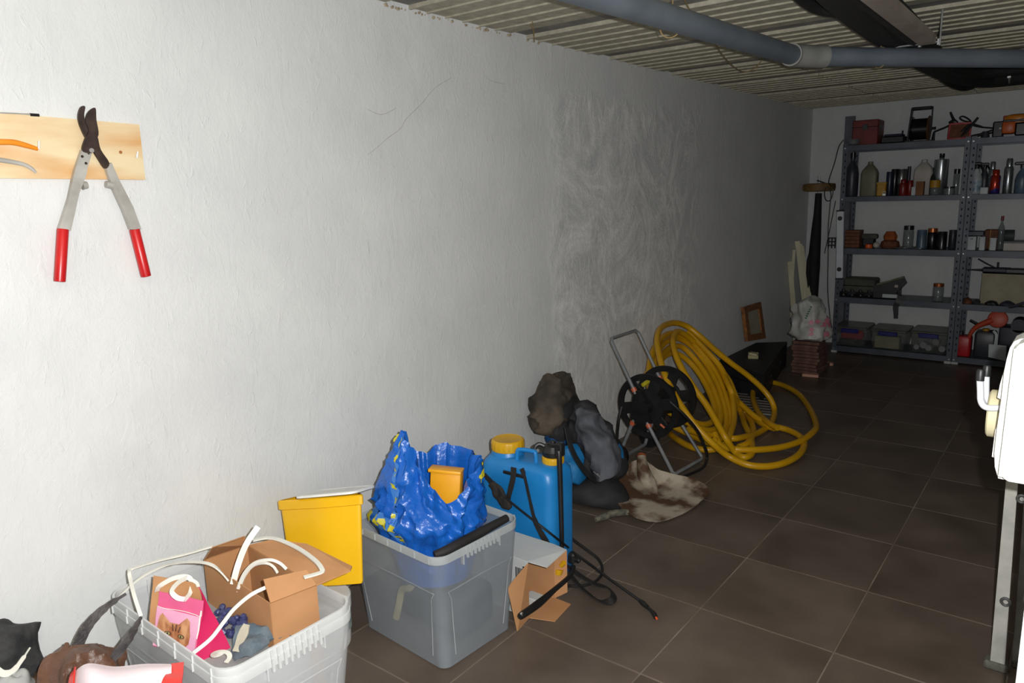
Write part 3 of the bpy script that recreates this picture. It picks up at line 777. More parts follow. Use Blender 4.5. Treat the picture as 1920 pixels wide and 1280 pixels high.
MB().strap([(0.24,0.6268,0.3927), (0.24,0.65,0.4272), (0.24,0.6783,0.4495), (0.24,0.7127,0.465), (0.24,0.7553,0.4745)], [.026, .025, .022, .019, .014, .006], .006, (1, 0, .2)).build('strap', mat('black_rubber', srgb(52, 48, 48), srgb(92, 88, 88), rough=.6, scale=40, bump=.3), t)
MB().strap([(0.36,0.6457,0.3804), (0.36,0.6719,0.4001), (0.36,0.7003,0.4236), (0.36,0.7213,0.4459), (0.36,0.7351,0.462)], [.02, .028, .026, .02, .012, .005], .006, (1, 0, -.3)).build('strap', MATS['black_rubber'], t)
dk = mat('charcoal_cloth', srgb(34, 34, 36), srgb(66, 66, 66), rough=.8, scale=16, bump=.3)
t = thing('dark_bag', 'charcoal cloth bag with a curved cream piping at the far left edge', 'bag', (.08, .5, 0))
mb = MB(); add_lump(mb, [((.10, .47, 0), .09, .10), ((.10, .47, .2), .09, .10), ((.085, .49, .33), .075, .10), ((.07, .535, .40), .055, .085), ((.06, .545, .428), .03, .05), ((.06, .55, .435), .008, .01)], amp=.045, sc=10, seed=9, seg=90, crease=.7)
mb.build('body', dk, t)
MB().strap([(0.19,0.4585,0.4193), (0.2,0.4781,0.3885), (0.2,0.4996,0.3845), (0.19,0.5239,0.3966), (0.17,0.5483,0.4055)], [.016, .015, .012, .009, .003], .004, (1, 0, .3)).build('piping', strip, t)
t = thing('grey_bag', 'pale grey plastic bag between the charcoal bag and the brown leather bag', 'bag', (.17, .5, 0))
mb = MB(); add_lump(mb, [((.20, .48, 0), .07, .06), ((.2, .48, .22), .07, .06), ((.19, .50, .33), .05, .05), ((.19, .515, .362), .025, .02), ((.19, .515, .37), .006, .006)], amp=.015, sc=14, seed=2, seg=40)
mb.build('body', mat('pale_grey_film', srgb(170, 172, 170), srgb(196, 196, 192), rough=.4), t)
whitebag = mat('pinkish_white_film', srgb(226, 206, 212), srgb(238, 222, 226), rough=.35, scale=5, stretch=(1, 1, 3), bump=.3, bscale=10)
redfilm = mat('red_film', srgb(214, 30, 20), srgb(226, 46, 34), rough=.22)
t = thing('plastic_sack', 'white plastic sack with red corners at the bottom edge, in front of the clear box', 'sack', (.6, .5, 0))
mb = MB()
mb.grid(rows_smooth([[(0.5268,0.5185,0.5), (0.5693,0.531,0.53), (0.6103,0.5648,0.52), (0.6675,0.5988,0.53), (0.7301,0.6257,0.54)], [(0.5632,0.5024,0.49), (0.623,0.5084,0.53), (0.676,0.5362,0.53), (0.7329,0.5679,0.54), (0.7718,0.6037,0.54)], [(0.6059,0.4632,0.4), (0.6929,0.4672,0.44), (0.7626,0.488,0.46), (0.8082,0.5209,0.46), (0.8258,0.563,0.44)]], 6, 6), th=.003)
mb.grid(rows_smooth([[(0.5268,0.5185,0.5), (0.5693,0.531,0.53), (0.6103,0.5648,0.52), (0.6675,0.5988,0.53), (0.7301,0.6257,0.54)], [(0.4204,0.5623,0.42), (0.4242,0.5835,0.42), (0.4736,0.6141,0.42), (0.5249,0.6554,0.42), (0.577,0.6925,0.42)]], 4, 6), th=.003)
mb.build('film', whitebag, t)
mb = MB(); mb.box((.66, .46, .2), (.22, .14, .40), .03, seg=2); mb.build('filling', whitebag, t)
mb = MB(); mb.grid(rows_smooth([[(0.7299,0.626,0.541), (0.7515,0.6407,0.545)], [(0.7513,0.606,0.542), (0.7895,0.6194,0.55)], [(0.784,0.5769,0.54), (0.8379,0.588,0.545)], [(0.8168,0.5418,0.45), (0.8644,0.5615,0.46)]], 6, 4), th=.003); mb.build('red_corner', redfilm, t)
mb = MB(); mb.grid(rows_smooth([[(0.524,0.5165,0.5), (0.5264,0.5234,0.512)], [(0.5445,0.5014,0.495), (0.569,0.502,0.505)], [(0.6132,0.4538,0.41), (0.6398,0.4582,0.42)]], 5, 4), th=.003); mb.build('red_corner', redfilm, t)

# ------------------------------------------------------------------ crumpled blue bag in the middle box
blue = mat('blue_tarp', srgb(14, 82, 172), srgb(30, 104, 198), rough=.28, scale=5, bump=.5, bscale=34, contrast=(.3, .7), rvar=.08)
tarp_y = mat('tarp_yellow_print', srgb(186, 176, 40), srgb(204, 192, 52), rough=.4)
t = thing('blue_bag', 'crumpled shiny blue woven plastic bag with yellow print dashes, stuffed in the translucent box', 'bag', (.47, 1.65, .2))
def interp(tab, a):
    a %= 360
    for i in range(len(tab)):
        a0, v0 = tab[i]; a1, v1 = tab[(i + 1) % len(tab)]
        if a1 <= a0: a1 += 360
        aa = a if a >= a0 else a + 360
        if a0 <= aa <= a1:
            u = (aa - a0) / (a1 - a0); u = u * u * (3 - 2 * u)
            return v0 * (1 - u) + v1 * u
    return tab[0][1]
rimz = [(0, .515), (18, .555), (45, .59), (80, .60), (110, .61), (135, .585), (160, .60), (188, .665), (212, .70), (245, .705), (272, .67), (300, .60), (325, .535), (344, .485)]
rimr = [(0, .14), (45, .175), (110, .15), (165, .10), (215, .055), (250, .055), (280, .06), (310, .075), (340, .105)]
midr = [(0, .165), (45, .165), (110, .15), (180, .17), (217, .205), (250, .17), (308, .16)]
def bag_pt(a, v, out=0.0, soft=True):
    """a degrees, v 0 bottom .. 1 rim"""
    zr = interp(rimz, a); z0 = .22
    z = z0 + (zr - z0) * v
    fa = R(a)
    zm = .42
    rm, rr = interp(midr, a), interp(rimr, a)
    if z < zm: r_ = .125 + (rm - .125) * ((z - z0) / (zm - z0)) ** 1.5
    else:
        u = (z - zm) / max(zr - zm, .01); r_ = rm + (rr - rm) * u ** 1.25
    cx = .475 - .035 * max(0, (z - .42) / .25) ; cy = 1.652
    # keep inside the rim of the box below its edge
    ca, sa = math.cos(R(a)), math.sin(R(a))
    p = Vector((cx + r_ * ca, cy + r_ * sa, z))
    q1 = p + Vector((fbm(p, 6, 2), fbm(p + Vector((4, 4, 4)), 6, 2), fbm(p + Vector((9, 1, 4)), 6, 2))) * .05
    k = (ridged(Vector((math.cos(fa) * .16, math.sin(fa) * .16, q1.z * .35)) + q1 * .25, 17) - .45) * .022 + (ridged(q1 + Vector((7, 3, 1)), 15) - .45) * .012 + (ridged(q1, 34) - .4) * .006 + (ridged(q1 * 1.3 + Vector((1, 8, 2)), 60) - .4) * .0035
    d = Vector((ca, sa, .15))
    p = p + d * (k * min(1, v * 3) + out)
    if z < .395:
        dx = p.x - .468; dy = p.y - 1.655
        p.x = .468 + max(-.195, min(.192, dx)); p.y = 1.655 + max(-.155, min(.155, dy))
    return p
rows = [[bag_pt(a, v / 48) for a in range(0, 360, 3)] for v in range(49)]
inner = []
for k_, (dz, f) in enumerate(((.004, .97), (-.02, .90), (-.08, .84), (-.16, .78))):
    inner.append([Vector((.46 + (p.x - .46) * f, 1.655 + (p.y - 1.655) * f, p.z + dz)) for p in rows[-1]])
mb = MB(); mb.grid(rows + inner, closed=True, th=0)
mb.build('bag_body', blue, t, angle=50)
def patch(a0, a1, v0, v1, name, m_, out=.0025, n=4):
    k = MB(); k.grid([[bag_pt(a0 + (a1 - a0) * j / n, v0 + (v1 - v0) * i / n, out) for j in range(n + 1)] for i in range(n + 1)], th=.001)
    return k.build(name, m_, t)
# the sewn-on band running down from the peak with its print
lightblue = mat('tarp_band', srgb(52, 112, 190), srgb(70, 128, 200), rough=.35, bump=.2, scale=9)
bd = MB(); bd.grid([[bag_pt(272 - 20 * v / 14 + da, .34 + .64 * v / 14, .002) for da in (-5, -2.5, 0, 2.5, 5)] for v in range(15)], th=.0015); bd.build('band', lightblue, t)
for v, w, h in ((.36, 3.4, .05), (.45, 3.2, .04), (.53, 2.0, .03), (.61, 2.6, .035), (.70, 2.4, .03), (.78, 2.8, .03), (.86, 3.2, .035), (.94, 3.4, .04)):
    a = 272 - 20 * (v - .34) / .64
    patch(a - w, a + w, v, v + h, 'print_mark', tarp_y, .0045)
bd = MB(); bd.grid([[bag_pt(208 + a * 3.2, v, .0025) for a in range(17)] for v in (.36, .40, .45, .49)], th=.0015); bd.build('band', lightblue, t)
for a0, a1 in ((214, 222), (228, 236), (242, 250)): patch(a0, a1, .38, .455, 'print_mark', tarp_y, .005)
for a0, a1, v0, v1 in ((28, 36, .90, .97), (44, 52, .9, .98), (58, 66, .92, .985), (74, 84, .9, .98), (94, 104, .92, .98), (212, 222, .93, .98)): patch(a0, a1, v0, v1, 'print_mark', tarp_y, .004)
# yellow box sticking out of the bag
t = thing('yellow_case', 'orange-yellow plastic case poking out of the crumpled blue bag', 'case', (.50, 1.68, .4))
mb = MB(); mb.box((.505, 1.685, .47), (.105, .05, .20), .008, rot=(R(-4), R(4), R(28)), seg=2); mb.build('body', mat('orange_yellow_plastic', srgb(232, 160, 24), srgb(238, 170, 34), rough=.4), t)
mb = MB(); mb.box((.5127, 1.6845, .573), (.112, .056, .012), .004, rot=(R(-4), R(4), R(28)), seg=2); mb.build('lid', MATS['orange_yellow_plastic'], t)
# black foam roll across the corner of the same box
t = thing('black_foam_roll', 'black foam tube lying across the front corner of the box with the blue bag', 'tube', (.62, 1.6, .38))
MB().tube([(0.6236,1.499,0.38), (0.6435,1.543,0.385), (0.6525,1.616,0.39), (0.6618,1.712,0.395), (0.6714,1.798,0.4)], [.012, .017, .017, .015, .013], 16, smooth=5).build('foam', mat('black_foam_roll', srgb(24, 22, 22), srgb(34, 32, 32), rough=.7), t)
# things seen dimly through the wall of that box
cable = mat('cream_cable', srgb(200, 190, 140), srgb(212, 204, 160), rough=.5)
o = MB().tube([(.34, 1.56, .30), (.38, 1.545, .33), (.44, 1.54, .32), (.475, 1.545, .25), (.45, 1.55, .19), (.40, 1.56, .16), (.38, 1.56, .10), (.36, 1.56, .04)], .013, 10, smooth=6, flat=.6).build('cream_strap', cable)
tag(o, 'cream curved strap seen dimly through the side of the box under the blue bag', 'strap')
t = thing('grey_pouch', 'dark grey pouch seen dimly through the box wall below the blue bag', 'pouch', (.43, 1.70, .01))
mb = MB(); mb.box((.47, 1.70, .09), (.30, .18, .15), .03, seg=3); mb.build('body', mat('dark_pouch', srgb(60, 66, 72), srgb(84, 90, 96), rough=.8), t)

# ------------------------------------------------------------------ blue knapsack sprayer
sblue = mat('sprayer_blue', srgb(24, 118, 186), srgb(34, 132, 202), rough=.38, scale=4, rvar=.05)
capy = mat('cap_yellow', srgb(206, 156, 18), srgb(220, 170, 30), rough=.4, scale=6)
webb = mat('black_webbing', srgb(24, 22, 22), srgb(36, 33, 32), rough=.7)
t = thing('knapsack_sprayer', 'blue knapsack sprayer with yellow screw caps and black shoulder straps', 'sprayer', (.48, 2.16, 0))
cx, cy = .484, 2.165
def sring(w, d, r, z, dx=0, dy=0): return [p + Vector((cx + dx, cy + dy, 0)) for p in rrect(w, d, r, z, 6)]
mb = MB(); rw = [sring(.29, .14, .03, .005), sring(.33, .165, .035, .02), sring(.34, .17, .038, .10), sring(.345, .17, .038, .40), sring(.335, .165, .04, .44), sring(.30, .14, .045, .464), sring(.20, .09, .04, .468)]
mb.grid(rw, closed=True); mb.f.append(list(range(len(mb.v) - 28, len(mb.v)))); mb.f.append(list(range(28))[::-1])
mb.build('tank', sblue, t, angle=55)
mb = MB(); mb.lathe([(.07, .435), (.068, .462), (.062, .48), (.058, .488)], (cx - .09, cy + .0, 0), 28); mb.build('filler_neck', sblue, t)
def cap(c, r_, h, nm='cap', mm=capy):
    k = MB(); seg = 72; prof = [(r_ * .96, 0), (r_, .004), (r_, h * .75), (r_ * .96, h * .9), (r_ * .86, h), (r_ * .80, h * .96), (.001, h * .96)]
    for rr_, zz in prof:
        for j in range(seg):
            q = 1 - (.02 if (j // 2) % 2 and rr_ >= r_ * .98 else 0)
            k.v.append(Vector(c) + Vector((rr_ * q * math.cos(2 * PI * j / seg), rr_ * q * math.sin(2 * PI * j / seg), zz)))
    for i in range(len(prof) - 1):
        for j in range(seg): k.f.append([i * seg + j, i * seg + (j + 1) % seg, (i + 1) * seg + (j + 1) % seg, (i + 1) * seg + j])
    return k.build(nm, mm, t, angle=25)
cap((cx - .09, cy, .482), .066, .042)
cap((cx + .118, cy + .01, .466), .043, .026)
mb = MB(); mb.tube([(cx - .012, cy - .045, .46), (cx - .008, cy - .045, .50), (cx + .004, cy - .04, .508), (cx + .055, cy - .03, .508), (cx + .066, cy - .03, .50), (cx + .068, cy - .03, .46)], .0085, 10, smooth=4); mb.build('carry_handle', sblue, t)
mb = MB(); mb.lathe([(.034, .49), (.04, .496), (.041, .512), (.036, .52), (.03, .532), (.012, .54), (.01, .55)], (cx + .118, cy + .01, 0), 24)
mb.tube([(cx + .085, cy + .01, .52), (cx + .065, cy + .0, .53), (cx + .055, cy - .01, .525), (cx + .052, cy - .015, .512)], .008, 8, smooth=4)
mb.box((cx + .128, cy + .01, .535), (.06, .035, .02), .005)
mb.build('pump_head', blackp, t)
mb = MB(); mb.tube([(cx + .172, cy - .03, .53), (cx + .178, cy - .035, .50), (cx + .186, cy - .04, .25), (cx + .19, cy - .045, .03)], [.009, .010, .009, .008], 10, smooth=4); mb.box((cx + .17, cy - .02, .535), (.03, .03, .05), .004); mb.build('pump_lever', blackp, t)
yf = cy - .088
for px in (0, 1):
    c = Vector((cx + (.035 if px else -.025), yf, .424)); mb = MB(); mb.box(c, (.042, .008, .013), .002); mb.build('strap_buckle', blackp, t)
mb = MB()
mb.strap([(0.4939,2.07,0.455), (0.494,2.065,0.4163), (0.4777,2.06,0.3502), (0.4576,2.06,0.2913), (0.4493,2.04,0.3397), (0.4009,2.05,0.3791), (0.3562,2.06,0.3985)], [.024, .022, .02, .022, .026, .022, .02], .004, (0, -1, .05))
mb.build('shoulder_strap', webb, t)
mb = MB(); add_lump(mb, [((0.4009,2.05,0.3791), .015, .01), ((0.4313,2.05,0.3492), .026, .012), ((0.4611,2.05,0.3131), .024, .012), ((0.4861,2.05,0.2934), .010, .008)], amp=.012, sc=30, seg=24); mb.build('strap_pad', mat('dirty_pad', srgb(28, 25, 23), srgb(48, 40, 34), rough=.85, scale=40), t)
MB().strap([(0.5317,2.07,0.4588), (0.5487,2.066,0.4281), (0.5731,2.06,0.3516), (0.5992,2.055,0.2755), (0.6379,2.05,0.2244), (0.6706,2.05,0.1893)], [.02, .012, .012, .014, .022, .026, .022], .003, (0, -1, .05)).build('shoulder_strap', webb, t)
MB().tube([(0.4756,2.03,0.3495), (0.5499,2.03,0.3146), (0.665,2.02,0.2751), (0.7,2.125,0.1664)], .004, 8, smooth=4).build('cord', blackp, t)
l0 = Vector((.70, 2.08, .15)); 
MB().strap([(0.6333,2.172,0.07), (0.6773,2.165,0.06), (0.7239,2.174,0.035), (0.7798,2.179,0.02), (0.8346,2.184,0.016), (0.8766,2.154,0.018), (0.8852,2.12,0.014), (0.8488,2.103,0.01), (0.7871,2.122,0.01), (0.7349,2.138,0.02), (0.6914,2.15,0.04)], .028, .003, (1, .3, .9)).build('waist_strap', webb, t)
t = thing('spray_lance', 'thin black spray lance with hose and grip lying on the floor beside the sprayer', 'lance', (.9, 2.1, 0))
MB().tube([(0.5643,2.231,0.12), (0.6235,2.24,0.09), (0.7113,2.233,0.065), (0.8471,2.201,0.04), (0.9745,2.178,0.014)], .0048, 10, smooth=3).build('lance_tube', blackp, t)
mb = MB(); mb.tube([(0.9705,2.178,0.015), (0.989,2.167,0.016), (1.013,2.154,0.016)], [.007, .0095, .007], 10); mb.tube([(1.007,2.156,0.015), (1.032,2.144,0.015), (1.048,2.133,0.014), (1.063,2.119,0.012)], [.005, .006, .0085, .008], 10, smooth=3); mb.build('nozzle', blackp, t)
MB().tube([(1.062,2.122,0.012), (1.069,2.115,0.01)], .004, 8).build('nozzle_tip', mat('orange_tip', srgb(230, 90, 40), srgb(236, 100, 50)), t)
MB().tube([(0.5535,2.331,0.1), (0.596,2.329,0.08), (0.6607,2.334,0.05), (0.7026,2.334,0.03), (0.7356,2.308,0.015), (0.7599,2.255,0.01), (0.7615,2.197,0.01), (0.7377,2.152,0.01), (0.7055,2.121,0.014), (0.6876,2.084,0.03)], .0055, 8, smooth=6).build('hose', blackp, t)
mb = MB(); mb.tube([(0.7255,2.118,0.1), (0.7529,2.051,0.1), (0.7607,1.944,0.1), (0.767,1.839,0.1), (0.7635,1.753,0.1), (0.7638,1.738,0.1)], [.009, .0085, .009, .0135, .0125, .009], 14, smooth=4); mb.build('grip', blackp, t)
MB().tube([(0.7684,1.744,0.112), (0.7724,1.733,0.117)], .0035, 10).build('grip_button', mat('bright_steel', srgb(200, 200, 200), srgb(215, 215, 215), metal=.7, rough=.25), t)
mb = MB(); mb.box((0.6613,2.205,0.08), (.035, .03, .045), .008); mb.box((0.6845,2.207,0.075), (.03, .018, .018), .006); mb.build('trigger_valve', blackp, t)

# ------------------------------------------------------------------ white printed carton, open towards the right
cw = mat('white_print_card', srgb(192, 194, 194), srgb(206, 208, 206), rough=.55, scale=6)
t = thing('white_carton', 'white printed carton with open brown flaps, between the translucent box and the sprayer', 'carton', (.66, 1.95, 0))
x1, x0, ya, yb_, zh = .700, .50, 1.872, 2.03, .218
def face(pts, n, nm, m_, th=.003): return MB().prism(pts, n, th).build(nm, m_, t, smooth=False)
face([(x0, ya, zh), (x1, ya, zh), (x1, yb_, zh), (x0, yb_, zh)], (0, 0, 1), 'top', cw)
face([(x0, ya, 0.004), (x1, ya, 0.004), (x1, ya, zh), (x0, ya, zh)], (0, 1, 0), 'side', cw)
face([(x0, yb_, 0.004), (x1, yb_, 0.004), (x1, yb_, zh), (x0, yb_, zh)], (0, 1, 0), 'side', kraft)
face([(x0, ya, 0.004), (x0, yb_, 0.004), (x0, yb_, zh), (x0, ya, zh)], (1, 0, 0), 'side', kraft)
face([(x0, ya, 0.004), (x1, ya, 0.004), (x1, yb_, 0.004), (x0, yb_, 0.004)], (0, 0, 1), 'bottom', kraft)
face([(x1, ya, zh), (x1 + .072, ya + .012, zh - .004), (x1 + .066, yb_ - .016, zh + .004), (x1, yb_, zh)], (0, 0, 1), 'flap', cw)
face([(x1, ya, zh - .006), (x1, ya, .006), (x1 + .012, ya - .085, .003), (x1 - .012, ya - .10, .165)], (1, .1, 0), 'flap', kraft)
face([(x1 + .001, ya, .006), (x1 + .085, ya + .035, .004), (x1 + .07, yb_ - .0, .004), (x1 + .001, yb_, .006)], (0, 0, 1), 'flap', kraft)
face([(x1, yb_, .006), (x1, yb_, zh - .01), (x1 + .028, yb_ + .04, zh - .03), (x1 + .028, yb_ + .04, .02)], (1, .1, 0), 'flap', kraft)
mb = MB(); mb.box((.66, 1.955, .022), (.06, .05, .035), .003); mb.build('paper_insert', cw, t)
for k in range(9):
    mb = MB(); mb.box((x1 - .052 + k * .0045, ya - .0022, .155), (.0018 if k % 3 else .003, .0012, .06), 0)
    tag(mb.build('barcode_bar', blackp, t), 'black barcode bar', None)
mb = MB(); mb.box((x1 - .012, ya - .0022, .192), (.018, .0012, .008), 0); mb.build('printed_mark', blackp, t)
t = thing('yellow_valve', 'small yellow plastic valve behind the open flap of the white carton', 'valve', (.79, 2.04, .08))
MB().tube([(0.707,2.05,0.1156), (0.7054,2.045,0.0961)], [.018, .014], 12).build('body', capy, t)
MB().tube([(0.7167,2.05,0.1312), (0.7309,2.05,0.1481)], [.009, .009], 10).build('stem', capy, t)

# ------------------------------------------------------------------ rucksack with jacket, leaning on the wall
rgrey = mat('rucksack_grey', srgb(64, 66, 72), srgb(98, 100, 108), rough=.75, scale=9, bump=.45, bscale=16)
rblack = mat('rucksack_black', srgb(26, 26, 28), srgb(40, 40, 42), rough=.75, scale=12, bump=.4, bscale=20)
rblue = mat('rucksack_blue', srgb(14, 104, 160), srgb(24, 122, 184), rough=.6, scale=9, bump=.3)
camo = mat('faded_brown_cloth', srgb(52, 46, 40), srgb(92, 82, 70), rough=.9, scale=7, bump=.4, bscale=18, contrast=(.4, .6))
t = thing('rucksack', 'grey, black and blue rucksack slumped against the white wall behind the sprayer', 'rucksack', (.28, 2.95, 0))
mb = MB(); add_lump(mb, [((0.36,2.893,0.0863), .10, .07), ((0.34,2.916,0.1206), .15, .10), ((0.29,2.949,0.1906), .155, .105), ((0.24,2.966,0.2727), .15, .10), ((0.19,2.972,0.3591), .13, .085), ((0.16,2.961,0.4123), .09, .06), ((0.15,2.967,0.4286), .03, .02)], amp=.045, sc=11, seed=1, seg=90, crease=.7)
mb.build('body', rblack, t, angle=60)
mb = MB(); add_lump(mb, [((0.44,2.867,0.1848), .03, .05, .5), ((0.44,2.838,0.2204), .062, .10, .5), ((0.4,2.852,0.2818), .066, .112, .5), ((0.345,2.871,0.3507), .066, .112, .5), ((0.3,2.872,0.4035), .055, .095, .5), ((0.27,2.877,0.4265), .02, .04, .5)], amp=.045, sc=13, seed=5, seg=90, crease=.75, sq=2.6)
mb.build('front_pocket', rgrey, t, angle=60)
mb = MB(); add_lump(mb, [((0.44,2.958,0.1504), .015, .02), ((0.44,2.958,0.1829), .026, .05), ((0.41,2.985,0.2445), .026, .05), ((0.38,3.011,0.2693), .01, .02)], amp=.008, sc=20, seed=2, seg=24); mb.build('side_pocket', rblue, t)
mb = MB(); add_lump(mb, [((0.3,2.778,0.1113), .02, .02), ((0.3,2.788,0.1483), .05, .06), ((0.27,2.817,0.2134), .05, .06), ((0.24,2.836,0.261), .03, .04)], amp=.03, sc=14, seed=4, seg=60, crease=.8); mb.build('side_pocket', rblue, t)
MB().tube([(0.24,2.954,0.4619), (0.25,3.036,0.3995), (0.27,3.121,0.3194), (0.3,3.161,0.243), (0.33,3.152,0.194)], .005, 8, smooth=5).build('zip_cord', mat('light_grey_cord', srgb(120, 120, 120), srgb(140, 140, 140)), t)
MB().strap([(0.36,2.631,0.4393), (0.38,2.625,0.37), (0.4,2.645,0.2978), (0.42,2.692,0.221), (0.42,2.784,0.1442)], .026, .008, (1, 0, .4)).build('strap', rblack, t)
MB().tube([(0.45,2.713,0.221), (0.46,2.738,0.1945), (0.455,2.774,0.1711), (0.45,2.745,0.2003)], .0022, 6, smooth=4).build('buckle_wire', MATS['bright_steel'], t)
t = thing('black_cloth', 'black cloth bundle on the floor under the slumped rucksack', 'cloth', (.38, 2.85, 0))
mb = MB(); add_lump(mb, [((.37, 2.86, 0), .15, .10, .5), ((.37, 2.87, .04), .16, .11, .5), ((.36, 2.89, .085), .12, .08, .5), ((.35, 2.9, .10), .03, .02, .5)], amp=.02, sc=10, seed=7, seg=48); mb.build('body', rblack, t, angle=60)
t = thing('brown_jacket', 'faded brown cloth jacket draped over the top of the rucksack', 'jacket', (.1, 2.9, .3))
mb = MB(); add_lump(mb, [((0.13,2.771,0.3211), .03, .03), ((0.13,2.79,0.3696), .06, .055), ((0.13,2.828,0.4325), .085, .09), ((0.11,2.923,0.477), .075, .115), ((0.1,2.981,0.5008), .05, .08), ((0.09,3.04,0.5141), .02, .03)], amp=.07, sc=13, seed=15, seg=80, crease=.7)
mb.build('jacket_body', camo, t, angle=60)
mb = MB(); add_lump(mb, [((0.17,2.839,0.274), .04, .04), ((0.16,2.836,0.3164), .055, .055), ((0.15,2.88,0.3763), .06, .07), ((0.15,2.947,0.4223), .06, .08), ((0.13,3.027,0.4472), .02, .03)], amp=.024, sc=12, seed=6, seg=40)
mb.build('lining', rblack, t, angle=60)
mb = MB(); add_lump(mb, [((0.19,2.782,0.2673), .02, .03), ((0.17,2.821,0.2873), .040, .045), ((0.155,2.835,0.3322), .034, .04), ((0.15,2.833,0.3588), .01, .01)], amp=.035, sc=16, seed=6, seg=50, crease=.8)
mb.build('blue_lining', mat('dark_blue_cloth', srgb(12, 66, 120), srgb(20, 84, 142), rough=.7, bump=.3), t, angle=60)

# ------------------------------------------------------------------ rusty scoop on the floor
rust = mat('rusty_white', srgb(84, 58, 40), srgb(176, 164, 146), rough=.75, scale=6.5, contrast=(.44, .56), bump=.3, bscale=30, detail=8)
t = thing('shovel_blade', 'broad rusty shovel blade with worn white paint lying on the tiles', 'shovel', (.6, 3.0, 0))
net = [[(0.364,2.956,0.11), (0.3896,3.09,0.12), (0.4333,3.21,0.12), (0.5401,3.211,0.085), (0.677,3.289,0.05)],
       [(0.4029,2.931,0.075), (0.4323,3.046,0.065), (0.4808,3.167,0.03), (0.6005,3.196,0.03), (0.7226,3.288,0.035)],
       [(0.4657,2.873,0.05), (0.5177,2.949,0.03), (0.6037,3.007,0.014), (0.686,3.124,0.014), (0.7607,3.278,0.022)],
       [(0.5388,2.814,0.02), (0.6413,2.787,0.012), (0.7319,2.827,0.01), (0.7839,2.994,0.01), (0.7873,3.229,0.012)]]
rows = rows_smooth(net, 8, 8)
rows = [[p + Vector((fbm(p, 30), fbm(p + Vector((3, 3, 3)), 30), fbm(p + Vector((1, 5, 3)), 22))) * .0022 for p in r_] for r_ in rows]
MB().grid(rows, th=.002).build('blade', rust, t, angle=60)
MB().tube([(0.5852,3.077,0.012), (0.5156,3.139,0.03), (0.481,3.148,0.07), (0.4619,3.156,0.12), (0.4474,3.177,0.15)], [.008, .040, .040, .030, .023], 16, smooth=4, flat=.9).build('socket', rust, t)
MB().tube([(0.4463,3.179,0.152), (0.4431,3.185,0.158)], [.024, .020], 14).build('socket_ring', mat('orange_rust', srgb(150, 70, 30), srgb(170, 86, 40), rough=.8), t)
t = thing('handle_stub', 'short dusty grey-green stub of handle lying on the tiles beside the rusty blade', 'handle', (.53, 2.68, 0))
MB().tube([(0.4863,2.669,0.014), (0.505,2.708,0.017), (0.5218,2.765,0.018), (0.5701,2.818,0.016)], [.011, .016, .017, .015], 12, smooth=4).build('stub', mat('dusty_green', srgb(66, 68, 60), srgb(120, 116, 100), rough=.9, scale=50), t)

# ------------------------------------------------------------------ garden hose cart
grey_tube = mat('grey_tube', srgb(112, 114, 118), srgb(134, 136, 138), rough=.38, scale=9)
orange_clip = mat('orange_clip', srgb(190, 92, 58), srgb(204, 106, 72), rough=.45)
t = thing('hose_reel', 'black hose reel cart with grey tube frame and orange joints against the wall', 'hose reel', (.35, 3.53, 0))
ya, yf_ = 3.38, 3.68
ctr = Vector((.352, 0, .338))
def disc(y):
    k = MB(); seg = 48
    def ringp(r_, yy): return [Vector((ctr.x + r_ * math.cos(2 * PI * j / seg), yy, ctr.z + r_ * math.sin(2 * PI * j / seg))) for j in range(seg)]
    k.grid([ringp(.145, y - .006), ringp(.176, y - .009), ringp(.178, y), ringp(.176, y + .009), ringp(.145, y + .006), ringp(.145, y - .006)], closed=True)
    k.grid([ringp(.001, y - .007), ringp(.092, y - .007), ringp(.095, y), ringp(.092, y + .007), ringp(.001, y + .007)], closed=True)
    for q in range(6):
        a = R(q * 60 + 12)
        k.box((ctr.x + .119 * math.cos(a), y, ctr.z + .119 * math.sin(a)), (.062, .009, .062), .002, rot=(0, -a, 0))
    return k.build('reel_disc', blackp, t)
disc(3.425); disc(3.645)
MB().tube([(ctr.x, 3.43, ctr.z), (ctr.x, 3.64, ctr.z)], .085, 28).build('drum', blackp, t)
for y in (3.385, 3.675):
    k = MB(); k.prism([(.295, y, .43), (.325, y, .425), (.372, y, .34), (.392, y, .262), (.365, y, .248), (.30, y, .245), (.275, y, .26), (.278, y, .33)], (0, 1, 0), .022)
    k.tube([(ctr.x, y - .02, ctr.z), (ctr.x, y + .02, ctr.z)], .035, 16)
    k.build('hub_bracket', blackp, t, angle=30)
fr = .0095
MB().tube([(.302, ya, .41), (.296, ya, .424), (.158, ya, .675), (.150, ya + .018, .692), (.150, yf_ - .02, .692), (.158, yf_, .675), (.296, yf_, .424), (.302, yf_, .41)], fr, 12, smooth=0).build('handle_tube', grey_tube, t)
MB().tube([(.372, ya, .265), (.378, ya, .252), (.525, ya - .01, .022), (.535, ya + .0, .012), (.562, yf_ - .03, .012), (.556, yf_ - .012, .024), (.378, yf_, .252), (.372, yf_, .265)], fr, 12).build('front_leg_tube', grey_tube, t)
MB().tube([(.295, ya, .265), (.288, ya, .254), (.225, ya, .10), (.215, ya + .02, .03), (.215, yf_ - .02, .03), (.225, yf_, .10), (.288, yf_, .254), (.295, yf_, .265)], fr, 12).build('rear_leg_tube', grey_tube, t)
for y in (ya, yf_):
    for c, d in (((.292, y, .432), (-.5, 0, .87)), ((.285, y, .246), (-.38, 0, -.92)), ((.381, y, .246), (.53, 0, -.85))):
        c = Vector(c); d = Vector(d)
        MB().tube([c - d * .012, c + d * .010], .0145, 10).build('joint_clip', orange_clip, t)
for y in (ya - .03, yf_ + .03):
    k = MB(); k.tube([(.215, y - .011, .06), (.215, y + .011, .06)], .06, 28); k.build('wheel', blackp, t)
